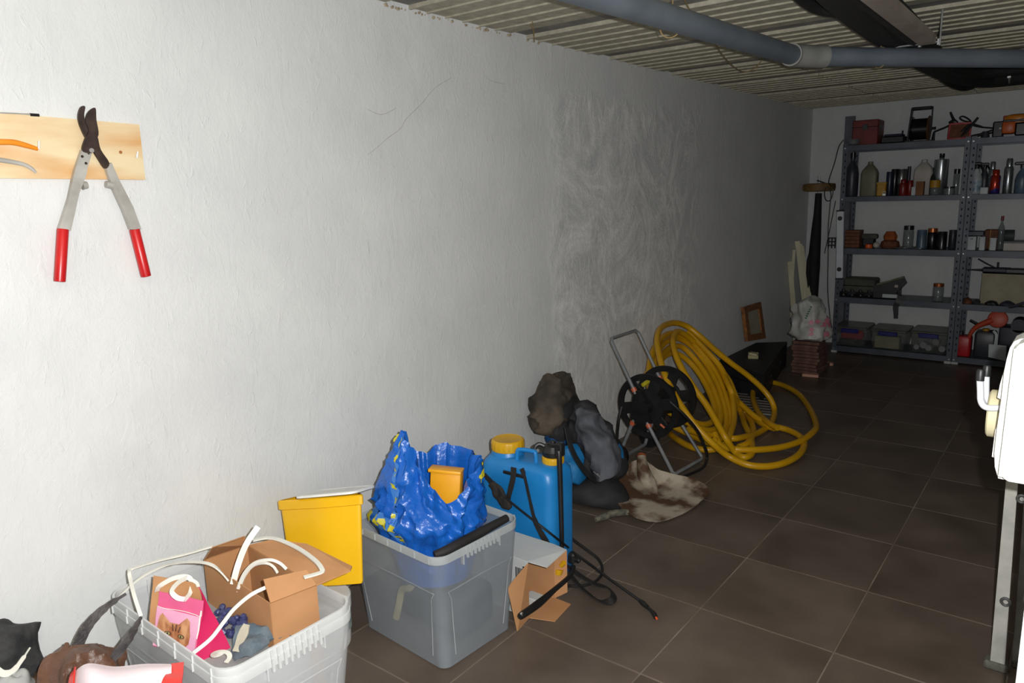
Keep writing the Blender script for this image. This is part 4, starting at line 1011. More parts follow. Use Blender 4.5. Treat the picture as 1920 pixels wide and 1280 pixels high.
MB().tube([(0.2,3.416,0.3147), (0.19,3.398,0.2327), (0.18,3.399,0.124), (0.19,3.399,0.0643)], .008, 8, smooth=5).build('feed_hose', blackp, t)
MB().tube([(0.5067,3.36,0.4047), (0.5776,3.4,0.3266), (0.6025,3.5,0.2236), (0.6246,3.55,0.1253), (0.6181,3.598,0.05), (0.6257,3.526,0.02), (0.6054,3.418,0.015), (0.5739,3.326,0.012)], .008, 8, smooth=6).build('feed_hose', blackp, t)
MB().tube([(0.3,3.463,0.4378), (0.31,3.499,0.4491), (0.32,3.542,0.4531)], [.011, .013, .010], 10, smooth=3).build('connector', mat('yellow_connector', srgb(190, 176, 30), srgb(206, 190, 44)), t)
MB().tube([(0.4378,3.4,0.2598), (0.4625,3.4,0.2437)], .006, 8).build('connector', orange_clip, t)

# ------------------------------------------------------------------ thick yellow hose, loosely coiled against the wall
hy = mat('yellow_hose', srgb(196, 146, 10), srgb(212, 160, 16), rough=.36, scale=6)
t = thing('yellow_hose', 'thick yellow hose in a tall loose coil leaning on the white wall', 'hose', (.5, 4.0, 0))
hr = .0185
A_ = [(0.3969,4.41,0.178), (0.3112,4.465,0.2776), (0.2241,4.493,0.379), (0.148,4.492,0.4674), (0.0998,4.423,0.5351), (0.0832,4.282,0.5776), (0.1064,4.071,0.574), (0.1495,3.861,0.5239), (0.215,3.676,0.4477)]
S1 = [(0.3566,4.539,0.16), (0.4736,4.489,0.1), (0.5931,4.43,0.05), (0.7052,4.395,0.03), (0.797,4.391,0.02), (0.8857,4.316,0.02), (0.9483,4.197,0.02), (0.9792,4.015,0.02), (0.9612,3.844,0.02), (0.901,3.728,0.02), (0.8144,3.667,0.03), (0.7103,3.663,0.0577), (0.6416,3.6,0.1377), (0.562,3.579,0.2186), (0.483,3.587,0.2988), (0.4044,3.618,0.3786), (0.3233,3.677,0.4613), (0.2368,3.782,0.5386), (0.1606,3.905,0.604), (0.1082,4.065,0.6416), (0.0901,4.266,0.6394), (0.1226,4.394,0.6016), (0.1991,4.432,0.536), (0.2771,4.492,0.4453), (0.3577,4.567,0.3515), (0.4334,4.657,0.2635), (0.5106,4.718,0.1737), (0.5783,4.724,0.0949), (0.6183,4.675,0.03), (0.6684,4.447,0.02), (0.6664,4.245,0.02), (0.6553,4.036,0.05), (0.6183,3.943,0.06), (0.5169,3.981,0.05)]
MB().tube(S1, hr, 12, smooth=6).build('hose_strand', hy, t)
S2 = [(0.1679,4.405,0.5024), (0.1377,4.331,0.5608), (0.1316,4.226,0.5911), (0.1791,4.082,0.5591), (0.254,3.971,0.4953), (0.3345,3.903,0.425), (0.4148,3.875,0.3432), (0.4936,3.862,0.2633), (0.571,3.825,0.1848), (0.6469,3.772,0.1199), (0.6858,3.819,0.03), (0.7456,3.79,0.02), (0.7641,3.853,0.02), (0.7282,3.976,0.02), (0.6386,4.179,0.02), (0.5485,4.332,0.03), (0.4461,4.529,0.05), (0.4412,4.383,0.208), (0.3309,4.504,0.2897), (0.245,4.575,0.3546)]
MB().tube(S2, hr, 12, smooth=6).build('hose_strand', hy, t)
S3 = [(0.5466,3.867,0.1), (0.6033,3.824,0.05), (0.6897,3.824,0.045), (0.7847,3.893,0.04), (0.8747,4.021,0.035), (0.936,4.175,0.04), (0.954,4.359,0.05), (0.9148,4.544,0.04), (0.7675,4.926,0.02), (0.5979,5.247,0.02), (0.4313,5.427,0.02), (0.3144,5.467,0.02), (0.2716,5.357,0.03), (0.3414,5.052,0.04), (0.4431,4.791,0.04), (0.5672,4.542,0.045), (0.6875,4.348,0.06), (0.7693,4.275,0.06), (0.8433,4.24,0.05), (0.9133,4.17,0.05)]
MB().tube(S3[:18], hr, 12, smooth=6).build('hose_strand', hy, t)
S4 = [(0.14,3.821,0.408), (0.2699,3.63,0.3257), (0.3918,3.493,0.2421), (0.2437,3.922,0.03), (0.3446,3.848,0.02), (0.4552,3.786,0.02), (0.5444,3.802,0.02), (0.5922,3.853,0.03)]
MB().tube(S4, hr, 12, smooth=6).build('hose_strand', hy, t)
random.seed(21)
def pix_loop(x0, pts, nm='hose_strand'): pass
inner_sets = [
 [(0.1899,3.744,0.4303), (0.12,3.919,0.5), (0.0655,4.139,0.5517), (0.0512,4.35,0.5567), (0.1011,4.471,0.4987), (0.1809,4.514,0.4059), (0.2796,4.496,0.3028), (0.3715,4.418,0.2076), (0.4591,4.292,0.129), (0.533,4.143,0.078), (0.5764,3.953,0.0623), (0.5672,3.819,0.073)],
 [(0.1664,3.843,0.4228), (0.1007,4.027,0.4876), (0.0647,4.216,0.5178), (0.0582,4.4,0.5137), (0.1178,4.503,0.4445), (0.2172,4.502,0.3404), (0.3231,4.43,0.2406), (0.4126,4.32,0.1598), (0.4955,4.168,0.0983), (0.5389,4.013,0.0711), (0.522,3.85,0.0907), (0.4531,3.714,0.1476)],
 [(0.1684,3.867,0.3855), (0.1049,4.063,0.4478), (0.0713,4.264,0.4752), (0.0789,4.423,0.4548), (0.1549,4.456,0.378), (0.2516,4.425,0.2889), (0.3453,4.344,0.2032), (0.4385,4.207,0.1297), (0.5032,4.019,0.0893), (0.4816,3.884,0.1028), (0.4064,3.787,0.167), (0.3211,3.728,0.2313)],
 [(0.1221,3.986,0.4045), (0.0825,4.167,0.439), (0.0802,4.325,0.43), (0.1317,4.409,0.3701), (0.2134,4.412,0.2867), (0.3098,4.345,0.198), (0.3947,4.23,0.1341), (0.4521,4.062,0.1022), (0.4351,3.915,0.1219), (0.3651,3.833,0.1801)],
 [(0.087,4.499,0.55), (0.1538,4.504,0.4839), (0.2363,4.523,0.3996), (0.3142,4.516,0.3207), (0.3941,4.447,0.2394), (0.4648,4.344,0.1688), (0.5401,4.173,0.1046), (0.5916,3.993,0.0796), (0.6146,3.843,0.05), (0.5311,3.832,0.05), (0.3842,3.906,0.05), (0.2801,3.91,0.08)],
 [(0.2004,4.638,0.3484), (0.2537,4.649,0.2864), (0.3241,4.645,0.2045), (0.3964,4.579,0.1205), (0.425,4.624,0.03), (0.5618,4.406,0.03), (0.6539,4.189,0.03), (0.6897,4.005,0.03), (0.6636,3.934,0.02)],
 [(0.23,4.493,0.2791), (0.2949,4.483,0.2036), (0.3475,4.481,0.1541), (0.4079,4.477,0.1071), (0.4784,4.558,0.03), (0.6407,4.392,0.03), (0.7278,4.347,0.03)],
]
for s_ in inner_sets: MB().tube(s_, hr, 10, smooth=6).build('hose_strand', hy, t)

# ------------------------------------------------------------------ things further along the wall
t = thing('black_case', 'flat black case lying on the floor behind the yellow hose', 'case', (.3, 5.4, 0))
Mc = [(-0.0042,5.226,0.2), (-0.0771,6.016,0.2), (0.2149,6.184,0.2), (0.4341,4.997,0.2)]
p0, p1, p2, p3 = [Vector(p) for p in Mc]
casem = mat('case_black', srgb(22, 22, 23), srgb(32, 32, 34), rough=.6, scale=14, bump=.15)
mb = MB(); c4 = [Vector((.06, 5.02, 0)), Vector((.52, 4.86, 0)), Vector((.40, 6.02, 0)), Vector((.06, 5.98, 0))]
c4 = [Vector((p0.x, p0.y, 0)), Vector((p3.x, p3.y, 0)), Vector((p2.x, p2.y, 0)), Vector((p1.x, p1.y, 0))]
for p in c4: p.x = max(p.x, .012)
def shr(z, f):
    c = sum(c4, Vector()) / 4; return [Vector((c.x + (p.x - c.x) * f, c.y + (p.y - c.y) * f, z)) for p in c4]
for z0_, z1_, nm in ((.004, .098, 'base_shell'), (.104, .20, 'lid_shell')):
    mb = MB(); mb.grid([shr(z0_, .985), shr(z0_ + .006, 1), shr(z1_ - .006, 1), shr(z1_, .985)], closed=True)
    k = len(mb.v); mb.f.append([k - 4, k - 3, k - 2, k - 1]); mb.f.append([3, 2, 1, 0]); mb.build(nm, casem, t, smooth=False)
mb = MB(); mb.grid([shr(.096, .975), shr(.106, .975)], closed=True); mb.build('seam', blackp, t, smooth=False)
for f in (.3, .7):
    c = c4[1].lerp(c4[2], f); mb = MB(); mb.box((c.x + .004, c.y, .104), (.012, .05, .03), .002); mb.build('latch', casem, t)
cream = mat('cream_card', srgb(150, 142, 100), srgb(174, 166, 124), rough=.55)
t = thing('small_box', 'small cream cardboard packet lying on the flat black case', 'packet', (0.2043,5.414,0.2))
c = Vector((0.1914,5.45,0.2)); mb = MB(); mb.box(c + Vector((0, 0, .016)), (.075, .12, .030), .003, rot=(0, 0, .35)); mb.build('packet', cream, t)
mb = MB(); mb.box(c + Vector((.02, -.045, .040)), (.06, .06, .014), .003, rot=(0, .1, .1)); mb.build('loose_flap', mat('cream_light', srgb(196, 188, 150), srgb(206, 198, 160), rough=.25), t)
# gilt picture frame
gilt = mat('gilt_wood', srgb(96, 56, 20), srgb(150, 92, 34), rough=.4, scale=30, bump=.3)
t = thing('picture_frame', 'small gilt wooden picture frame leaning on the wall behind the black case', 'picture frame', (0.1,5.671,0.2771))
q = [Vector(p) for p in ((0.05,5.572,0.5596), (0.05,5.951,0.5526), (0.11,5.924,0.261), (0.11,5.526,0.3031))]
nrm = (q[1] - q[0]).cross(q[2] - q[1]).normalized()
cen = sum(q, Vector()) / 4
def inset(f): return [cen + (p - cen) * f for p in q]
i_ = inset(.66)
for a in range(4):
    b = (a + 1) % 4
    MB().prism([q[a], q[b], i_[b], i_[a]], nrm, .028).build('frame_side', gilt, t, smooth=False)
MB().prism(inset(.67), nrm, .006).build('mount', mat('mount_grey', srgb(150, 146, 126), srgb(164, 160, 140), rough=.5), t, smooth=False)
o = MB(); o.prism([cen + (p - cen) * Vector((.2, .2, .25)).x + nrm * .0045 + Vector((0, 0, .005)) for p in q], nrm, .002); o.build('print', mat('print_dark', srgb(84, 80, 72), srgb(100, 96, 86), rough=.7), t, smooth=False)
# wire grate
t = thing('wire_grate', 'grey wire grate lying flat on the tiles under the yellow hose', 'grate', (0.3422,5.139,0))
gm = mat('grate_steel', srgb(120, 116, 110), srgb(140, 136, 130), rough=.45, metal=.3)
ga, gb, gc, gd = [Vector(p) for p in ((0.0825,5.38,0.012), (0.3033,5.384,0.012), (0.6132,4.672,0.012), (0.4011,4.622,0.012))]
for k in range(13):
    u = k / 12; MB().tube([ga.lerp(gd, u), gb.lerp(gc, u)], .003, 6).build('bar', gm, t)
MB().tube([ga, gb, gc, gd], .005, 8, closed=True).build('edge_wire', gm, t)
# stacked terracotta tiles
terra = mat('terracotta', srgb(92, 64, 56), srgb(118, 86, 74), rough=.9, scale=14, bump=.2)
bc = Vector((0.4651,5.987,0.12)); base = Vector((.395, 6.05, 0))
random.seed(3)
bme = MB(); bme.box((0, 0, .0), (.20, .28, .024), .003); bmesh_ = bme.mesh('brick', smooth=False); bmesh_.materials.append(terra)
base = Vector((0.4732,5.979,0)) + Vector((-.03, .10, 0))
for k in range(10):
    o = bpy.data.objects.new('terracotta_tile', bmesh_); COL.objects.link(o)
    o.location = base + Vector((random.uniform(-.012, .012) - k * .002, random.uniform(-.012, .012), .0125 + k * .0262)); o.rotation_euler = (0, 0, random.uniform(-.1, .1))
    lab = {0: 'lowest terracotta tile of the stack in the far corner, lying on the floor', 9: 'topmost terracotta tile of the stack, right under the flowered white bag'}
    words = ['', 'second', 'third', 'fourth', 'fifth', 'sixth', 'seventh', 'eighth', 'ninth']
    tag(o, lab.get(k) or words[k] + ' terracotta tile from the floor in the corner stack under the white bag', 'tile', 'stacked terracotta tiles in the corner')
for k, (p, lb) in enumerate((((0.4873,6.348,0.012), 'loose terracotta tile end on the floor to the right of the corner stack'), ((0.5019,5.877,0.012), 'loose terracotta tile end on the floor in front of the corner stack'))):
    mb = MB(); mb.box(p, (.12, .06, .022), .003, rot=(0, 0, .15)); tag(mb.build('terracotta_tile', mat('terracotta_pale', srgb(190, 140, 120), srgb(200, 150, 130), rough=.9)), lb, 'tile', 'stacked terracotta tiles in the corner')
# white bag with pink flowers standing on the stack
filmw = mat('white_film', srgb(168, 168, 164), srgb(190, 190, 186), rough=.45, bump=.3, scale=6)
t = thing('flowered_bag', 'white plastic bag with pink flower print on top of the terracotta stack', 'bag', (base.x, base.y, .27))
z0_ = .27
bx, by = base.x - .02, base.y + .02
mb = MB(); add_lump(mb, [((bx, by, z0_), .13, .15), ((bx, by, z0_ + .04), .15, .17), ((bx - .01, by, z0_ + .12), .135, .15), ((bx - .03, by, z0_ + .22), .11, .12), ((bx - .05, by, z0_ + .29), .085, .10), ((bx - .06, by, z0_ + .31), .03, .03)], amp=.05, sc=12, seed=2, seg=80, crease=.75, sq=2.5)
mb.build('bag_body', filmw, t, angle=60)
random.seed(5)
pinkf = mat('flower_pink', srgb(196, 110, 128), srgb(212, 134, 148), rough=.5); greenf = mat('leaf_green', srgb(50, 100, 60), srgb(64, 118, 72), rough=.5)
for k in range(14):
    a = R(-72 + random.uniform(0, 62)); zz = z0_ + random.uniform(.03, .17)
    c = Vector((bx + .155 * math.cos(a), by + .178 * math.sin(a), zz)); n = Vector((math.cos(a), math.sin(a), .2)).normalized()
    u = n.cross(Vector((0, 0, 1))).normalized(); w = u.cross(n)
    poly = [c + (u * math.cos(R(q)) + w * math.sin(R(q))) * (.026 if (q // 36) % 2 else .013) for q in range(0, 360, 36)]
    MB().prism(poly, n, .004).build('flower_print', pinkf, t, smooth=False)
for k in range(6):
    a = R(-95 + k * 3); zz = z0_ + .18 + k * .018
    MB().prism([Vector((bx + .128 * math.cos(a) + dx, by + .15 * math.sin(a), zz + dz)) for dx, dz in ((0, 0), (.012, .006), (.02, 0), (.012, -.008))], (0, 1, 0), .004).build('leaf_print', greenf, t, smooth=False)
# pale wooden battens / trunking in the corner
batten = mat('pale_batten', srgb(196, 190, 160), srgb(210, 204, 176), rough=.6, stretch=(1, 1, .15), scale=20)
gB = 'pale battens leaning in the corner'
for a, b, w, lb in (((0.1321,6.99,0.2543), (0.02,6.977,0.98), .05, 'pale batten leaning in the corner, the tallest and frontmost of them'),
                    ((0.0388,6.93,0.2657), (0.02,6.787,0.8109), .05, 'pale batten leaning in the corner, leftmost and shortest'),
                    ((0.1578,7.02,0.2368), (0.02,7.077,0.9491), .034, 'narrow pale batten just right of the tallest one in the corner'),
                    ((0.1828,7.05,0.2343), (0.025,7.112,0.9271), .03, 'rightmost pale batten in the corner, next to the black parasol'),
                    ((-0.01,6.95,0.2386), (0.015,6.911,0.9069), .028, 'thin pale batten crossing behind the others in the corner')):
    a = Vector(a); b = Vector(b); d = (a - b).normalized(); a2 = a + d * (a.z - .012) / max(.3, -d.z)
    mb = MB(); mb.strap([a2, b], w * .85, .010, (.45, -1, .05), 0)
    tag(mb.build('batten', batten, smooth=False), lb, 'batten', gB)
# folded black parasol with wooden disc
t = thing('folded_parasol', 'tall folded black parasol with a brown wooden disc on its tip, in the far corner', 'parasol', (.19, 7.1, 0))
px_ = .175; py_ = 7.12
def PB(x, y, yy=7.12): return None
pts = [(0.1538,7.12,0.0323), (0.1436,7.12,0.2358), (0.1431,7.12,0.438), (0.1376,7.12,0.7369), (0.1417,7.12,1.031), (0.1459,7.12,1.225), (0.1459,7.12,1.406)]
mb = MB(); mb.tube(pts, [.012, .022, .045, .055, .045, .034, .028], 14, smooth=4)
mb.build('canopy', mat('black_canopy', srgb(16, 16, 17), srgb(24, 24, 25), rough=.8), t)
MB().tube([(0.1027,7.08,0.5157), (0.1014,7.08,0.6402), (0.1008,7.09,0.7877), (0.1121,7.1,0.8855)], [.008, .02, .022, .012], 10, smooth=4).build('canopy_fold', MATS['black_canopy'], t)
MB().tube([(0.1576,7.12,-0.0445), (0.1459,7.12,1.406), (0.1427,7.12,1.558)], .009, 8).build('pole', galv, t)
mb = MB(); c = Vector((0.1476,7.12,1.463)); mb.lathe([(.10, -.042), (.135, -.036), (.14, 0), (.135, .026), (.09, .032)], c, 28); mb.build('wooden_disc', mat('brown_wood', srgb(96, 70, 34), srgb(120, 90, 44), rough=.6, scale=9, stretch=(1, 6, 1)), t)
mb = MB(); mb.tube([(0.1317,7.1,1.52), (0.2256,7.1,1.485)], .006, 6); mb.build('cross_pin', blackp, t)
# cable with loops hanging from the shelf
o = MB().tube([(0.3645,7,1.856), (0.3283,7,1.8), (0.3005,7,1.666), (0.26,7,1.507), (0.2946,6.98,1.46), (0.3066,6.98,1.404), (0.2875,6.98,1.345), (0.2514,6.98,1.345), (0.232,6.99,1.406), (0.2444,7,1.461), (0.2835,7,1.405), (0.2815,7,1.274), (0.278,7,1.087), (0.2907,7,0.8493), (0.3015,7,0.5605), (0.333,7,0.3183), (0.358,7,0.1972)], .004, 6, smooth=6).build('cable', blackp)
tag(o, 'thin black cable hanging with one loop beside the left end of the shelving', 'cable')
t = thing('plastic_connector', 'black plastic terminal strip tied to the hanging cable beside the spirit level', 'connector', (0.3187,6.99,0.9696))
for k in range(3):
    mb = MB(); mb.box(Vector((0.3163,6.99,1.012)) + Vector((0, 0, -.032 * k)), (.07, .02, .010), .002); mb.build('bar', blackp, t)
for k in range(3):
    mb = MB(); mb.box(Vector((0.3181,6.99,0.979)) + Vector((-.028 + .028 * k, 0, -.012)), (.008, .016, .09), .002); mb.build('post', blackp, t)
MB().tube([(0.3299,6.99,1.339), (0.3072,6.99,1.181), (0.2877,6.99,1.04), (0.2601,6.99,0.8732)], .003, 6, smooth=4).build('tie', blackp, t)
# spirit level hanging on the upright
t = thing('spirit_level', 'white spirit level with two round black vials hanging beside the shelving', 'spirit level', (0.4307,6.86,0.6776))
a = Vector((0.4072,6.86,1.254)); b = Vector((0.4312,6.86,0.6682)); wv = mat('level_white', srgb(196, 200, 206), srgb(208, 212, 216), rough=.4)
ang = math.atan2(a.x - b.x, a.z - b.z); L_ = (a - b).length
mb = MB(); mb.box((a + b) / 2, (.058, .022, L_), .004, rot=(0, ang, 0)); mb.build('body', wv, t)
for f in (.11, .86):
    c = a.lerp(b, f) + Vector((0, -.013, 0)); MB().tube([c, c + Vector((0, -.004, 0))], .019, 16).build('vial', blackp, t)
for p in (a, b):
    mb = MB(); mb.box(p, (.062, .026, .014), .003, rot=(0, ang, 0)); mb.build('end_cap', blackp, t)

# ------------------------------------------------------------------ steel shelving on the back wall
shm = mat('shelf_steel', srgb(66, 73, 82), srgb(80, 86, 96), rough=.42, scale=8, metal=.15)
holem = mat('hole_dark', srgb(18, 18, 20), srgb(24, 24, 26), rough=.9)
LV = [.06, .50, .93, 1.37, 1.80]; LB = [.012, .452, .880, 1.330, 1.755]
footm = mat('foot_white', srgb(170, 170, 168), srgb(186, 186, 184))
def shelving(x0, x1, lab):
    t = thing('shelving_unit', lab, 'shelving', ((x0 + x1) / 2, 7.1, 0), 'steel shelving on the back wall')
    for x, sx in ((x0, 1), (x1, -1)):
        for y, sy in ((6.9, 1), (7.29, -1)):
            mb = MB(); w = .036
            mb.box((x + sx * w / 2, y, .915), (w, .003, 1.80), 0); mb.box((x, y + sy * w / 2, .915), (.003, w, 1.80), 0)
            u = mb.build('upright', shm, t, smooth=False)
            hb = MB()
            for k in range(34):
                z = .06 + k * .052
                if any(abs(z - (l + b) / 2) < .035 for l, b in zip(LV, LB)): continue
                hb.box((x + sx * w * .55, y - .0022, z), (.009, .0015, .017), 0)
            tag(hb.build('perforations', holem, u, smooth=False), 'row of dark slots', None, None, 'stuff')
            if sy == 1:
                mb = MB(); mb.box((x + sx * .022, y - .004, .010), (.05, .03, .020), .003); mb.build('foot', footm, t)
    for l, b in zip(LV, LB):
        mb = MB(); mb.box(((x0 + x1) / 2, 7.095, l - .0015), (x1 - x0 - .006, .385, .003), 0)
        mb.box(((x0 + x1) / 2, 6.9035, (l + b) / 2), (x1 - x0 - .008, .003, l - b), 0)
        mb.box(((x0 + x1) / 2, 7.285, (l + b) / 2), (x1 - x0 - .008, .003, l - b), 0)
        mb.box(((x0 + x1) / 2, 6.911, b + .0015), (x1 - x0 - .008, .014, .003), 0)
        mb.build('shelf', shm, t, smooth=False)
        for x in (x0 + .014, x1 - .014):
            MB().tube([(x, 6.899, (l + b) / 2), (x, 6.892, (l + b) / 2)], [.0075, .006], 8).build('bolt', MATS['bright_steel'], t)
    return t
shelving(.392, 1.325, 'grey slotted steel shelving unit with five shelves, the left one of two')
shelving(1.332, 2.262, 'grey slotted steel shelving unit, the right one of two, cut by the photo edge')
mb = MB(); mb.box((.335, 7.305, .1 + .99), (.085, .018, 1.97), .002, rot=(0, 0, 0))
tag(mb.build('upright_board', mat('grey_board', srgb(88, 88, 98), srgb(104, 104, 112), rough=.7), smooth=False), 'grey board standing against the back wall behind the left end of the shelving', 'board')

def M2(name, *a, **k): return MATS.get(name) or mat(name, *a, **k)
glass = mat('jar_glass', srgb(120, 128, 130), srgb(140, 148, 150), rough=.08, alpha=.45, spec=.8)
mgreen = mat('dark_bottle', srgb(30, 38, 36), srgb(40, 50, 46), rough=.2)
col = {
 'navy': mat('navy_paint', srgb(26, 34, 54), srgb(34, 42, 64), rough=.35), 'blackgl': mat('black_gloss', srgb(18, 18, 20), srgb(28, 28, 30), rough=.25),
 'steelcan': mat('tin_can', srgb(120, 122, 122), srgb(140, 142, 140), rough=.25, metal=.8), 'darkred': mat('dark_red', srgb(110, 20, 22), srgb(130, 28, 28), rough=.35),
 'olive': mat('olive_plastic', srgb(104, 104, 84), srgb(120, 118, 96), rough=.5), 'charc': mat('charcoal_plastic', srgb(46, 48, 54), srgb(56, 58, 64), rough=.4),
 'ochre': mat('ochre_tub', srgb(170, 124, 24), srgb(184, 138, 34), rough=.5), 'brownw': mat('brown_block', srgb(120, 78, 48), srgb(138, 94, 60), rough=.8),
 'beige': mat('beige_canister', srgb(176, 168, 160), srgb(188, 182, 174), rough=.5), 'white': mat('dull_white', srgb(176, 180, 184), srgb(190, 194, 196), rough=.45),
 'redor': mat('red_orange_can', srgb(170, 50, 24), srgb(60, 50, 130), rough=.2, scale=7, contrast=(.48, .52), metal=.4), 'silver': mat('silver_can', srgb(150, 154, 158), srgb(168, 172, 176), rough=.2, metal=.8),
 'orange': mat('orange_paint', srgb(190, 84, 24), srgb(206, 98, 34), rough=.4), 'rust': mat('rusty_metal', srgb(92, 52, 32), srgb(120, 70, 44), rough=.7, scale=30),
 'copper': mat('copper_lid', srgb(176, 100, 56), srgb(196, 118, 70), rough=.25, metal=.7), 'red': mat('signal_red', srgb(176, 22, 30), srgb(190, 32, 38), rough=.4),
 'oliveg': mat('olive_case', srgb(66, 66, 56), srgb(80, 80, 68), rough=.7), 'bluegrey': mat('blue_grey', srgb(70, 92, 110), srgb(86, 108, 124), rough=.35),
 'lblue': mat('pale_blue_label', srgb(96, 126, 146), srgb(190, 200, 206), rough=.4, scale=30), 'slate': mat('slate_equipment', srgb(44, 46, 58), srgb(58, 60, 72), rough=.5),
 'tan': mat('tan_box', srgb(150, 142, 118), srgb(164, 156, 132), rough=.7)}
def item(x, r, h, y, z0, prof, m, name, label, cat, top=None, seg=16, sy=1.0, group=None, extra=None):
    """turned container: profile in fractions of radius and height; 'top' = (start index, material, part name)"""
    t = thing(name, label, cat, (x, y, z0), group)
    pr = [(a * r, z0 + .001 + b * h) for a, b in prof]
    if top:
        i, m2, nm = top
        mb = MB(); mb.lathe(pr[:i + 1], (x, y, 0), seg, sy=sy); mb.build('body', m, t)
        mb = MB(); mb.lathe([(a, b + .0005) for a, b in pr[i:]], (x, y, 0), seg, sy=sy); mb.build(nm, m2, t)
    else:
        mb = MB(); mb.lathe(pr, (x, y, 0), seg, sy=sy); mb.build('body', m, t)
    if extra: extra(t)
    return t
CAN = [(.93, 0), (1, .02), (1, .96), (.94, .985), (.94, 1)]
BOT = [(.92, 0), (1, .03), (1, .52), (.85, .66), (.38, .78), (.33, .82), (.33, .86), (.42, .865), (.42, 1), (.36, 1)]
AER = [(.95, 0), (1, .02), (1, .70), (.86, .76), (.70, .77), (.70, .95), (.55, 1)]
JAR = [(.92, 0), (1, .04), (1, .76), (.9, .80), (.9, .81), (.97, .815), (.97, .99), (.9, 1)]
def can(S_, y, z, m, lab, name='tin_can', **k): return item(*S_, y, z, CAN, m, name, lab, 'can', **k)
item(0.4313, 0.0546, 0.3773, 7.080, 1.370, BOT, col['charc'], 'bottle', 'tall dark grey bottle at the left end of the second shelf from the top', 'bottle', top=(7, col['blackgl'], 'cap'))
item(0.7452, 0.0268, 0.2008, 7.030, 1.370, CAN, col['navy'], 'tin_can', 'slim navy can right of the small ochre tub, second shelf from the top', 'can')
item(0.7694, 0.0289, 0.2225, 7.100, 1.370, CAN, col['blackgl'], 'tin_can', 'black can between the navy can and the bare tin', 'can')
item(0.8097, 0.0433, 0.2215, 7.160, 1.370, CAN, col['steelcan'], 'tin_can', 'bare grey tin standing behind the dark red can', 'can')
item(0.8568, 0.0302, 0.1351, 7.000, 1.370, AER, col['darkred'], 'spray_can', 'small dark red spray can in front of the bare grey tin', 'can')
item(0.9040, 0.0240, 0.1248, 7.020, 1.370, CAN, col['darkred'], 'tin_can', 'small dark red tin left of the brown wooden block', 'can')
item(0.8588, 0.0143, 0.2421, 7.200, 1.370, CAN, col['charc'], 'thin_tube', 'thin dark tube standing behind the small dark red tins', 'tube')
item(1.0654, 0.0312, 0.2229, 7.100, 1.370, BOT, mgreen, 'bottle', 'dark green bottle behind the yellow lidded jar', 'bottle')
item(1.0930, 0.0384, 0.1185, 6.990, 1.370, [(.92, 0), (1, .04), (1, .46), (.98, .48), (1.02, .5), (1.02, .98), (.95, 1)], glass, 'glass_jar', 'glass jar with a tall yellow lid in front of the dark green bottle', 'jar', top=(4, col['ochre'], 'lid'))
item(1.1082, 0.0541, 0.3325, 7.120, 1.370, [(.95, 0), (1, .02), (1, .83), (.98, .86), (.35, .87), (.32, .9), (.36, .91), (.36, 1), (.3, 1)], col['silver'], 'metal_flask', 'shiny metal canister with a dark neck, tallest on the right of the left unit', 'canister', top=(5, col['blackgl'], 'neck'))
item(1.1971, 0.0414, 0.0644, 6.980, 1.370, JAR, glass, 'glass_jar', 'low clear glass jar in front of the shiny metal canister', 'jar', top=(5, col['blackgl'], 'lid'))
item(1.2338, 0.0225, 0.2023, 7.050, 1.370, JAR, glass, 'glass_jar', 'tall clear jar with black lid right beside the middle uprights', 'jar', top=(5, col['blackgl'], 'lid'))
item(1.4714, 0.0269, 0.2506, 7.100, 1.370, AER, col['silver'], 'spray_can', 'silver spray can behind the red and blue one on the right unit', 'can')
item(1.5059, 0.0352, 0.1860, 6.990, 1.370, AER, col['redor'], 'spray_can', 'shiny red, orange and blue spray can on the right unit', 'can')
item(1.5841, 0.0314, 0.2686, 7.060, 1.370, AER, col['silver'], 'spray_can', 'tall slim silver spray can near the right edge of the photo', 'can')
item(0.9220, 0.0403, 0.1905, 7.020, 0.930, JAR, glass, 'glass_jar', 'glass jar with a broad black lid on the middle shelf', 'jar', top=(5, col['blackgl'], 'lid'))
item(1.0162, 0.0378, 0.1534, 7.060, 0.930, CAN, col['bluegrey'], 'tin_can', 'blue-grey tin between the black lidded and the copper lidded jars', 'can')
item(1.0971, 0.0371, 0.1681, 7.040, 0.930, JAR, col['blackgl'], 'storage_jar', 'dark jar with a copper lid on the middle shelf', 'jar', top=(5, col['copper'], 'lid'))
item(1.1757, 0.0364, 0.1450, 6.990, 0.930, CAN, col['blackgl'], 'storage_jar', 'glossy dark jar right of the copper lidded one on the middle shelf', 'jar')
item(1.2371, 0.0287, 0.1527, 7.100, 0.930, CAN, col['charc'], 'tin_can', 'dull grey tin beside the middle uprights on the middle shelf', 'can')
item(1.5701, 0.0250, 0.2641, 7.100, 0.930, BOT, glass, 'bottle', 'clear bottle with a red cap band on the right unit, middle shelf', 'bottle', top=(6, col['darkred'], 'cap'))
item(1.1793, 0.0408, 0.1479, 7.000, 0.500, JAR, glass, 'glass_jar', 'lone glass jar with a copper lid on the second shelf from the bottom', 'jar', top=(5, col['copper'], 'lid'))
def bx_item(name, label, cat, c0, c1, m, bev=.004, parts=(), rot=0, group=None):
    """box-like thing from corner c0 to c1; parts = [(name, lo, hi, material)] in the same fractions"""
    c0 = Vector(c0); c1 = Vector(c1); c = (c0 + c1) / 2
    t = thing(name, label, cat, (c.x, c.y, c0.z), group)
    mb = MB(); mb.box(c, c1 - c0, bev, rot=(0, 0, rot)); mb.build('body', m, t)
    for nm, lo, hi, m_ in parts:
        a = Vector([c0[i] + (c1[i] - c0[i]) * lo[i] for i in range(3)]); b = Vector([c0[i] + (c1[i] - c0[i]) * hi[i] for i in range(3)])
        mb = MB(); mb.box((a + b) / 2, b - a, min(.002, min(b - a) * .3)); mb.build(nm, m_, t)
    return t
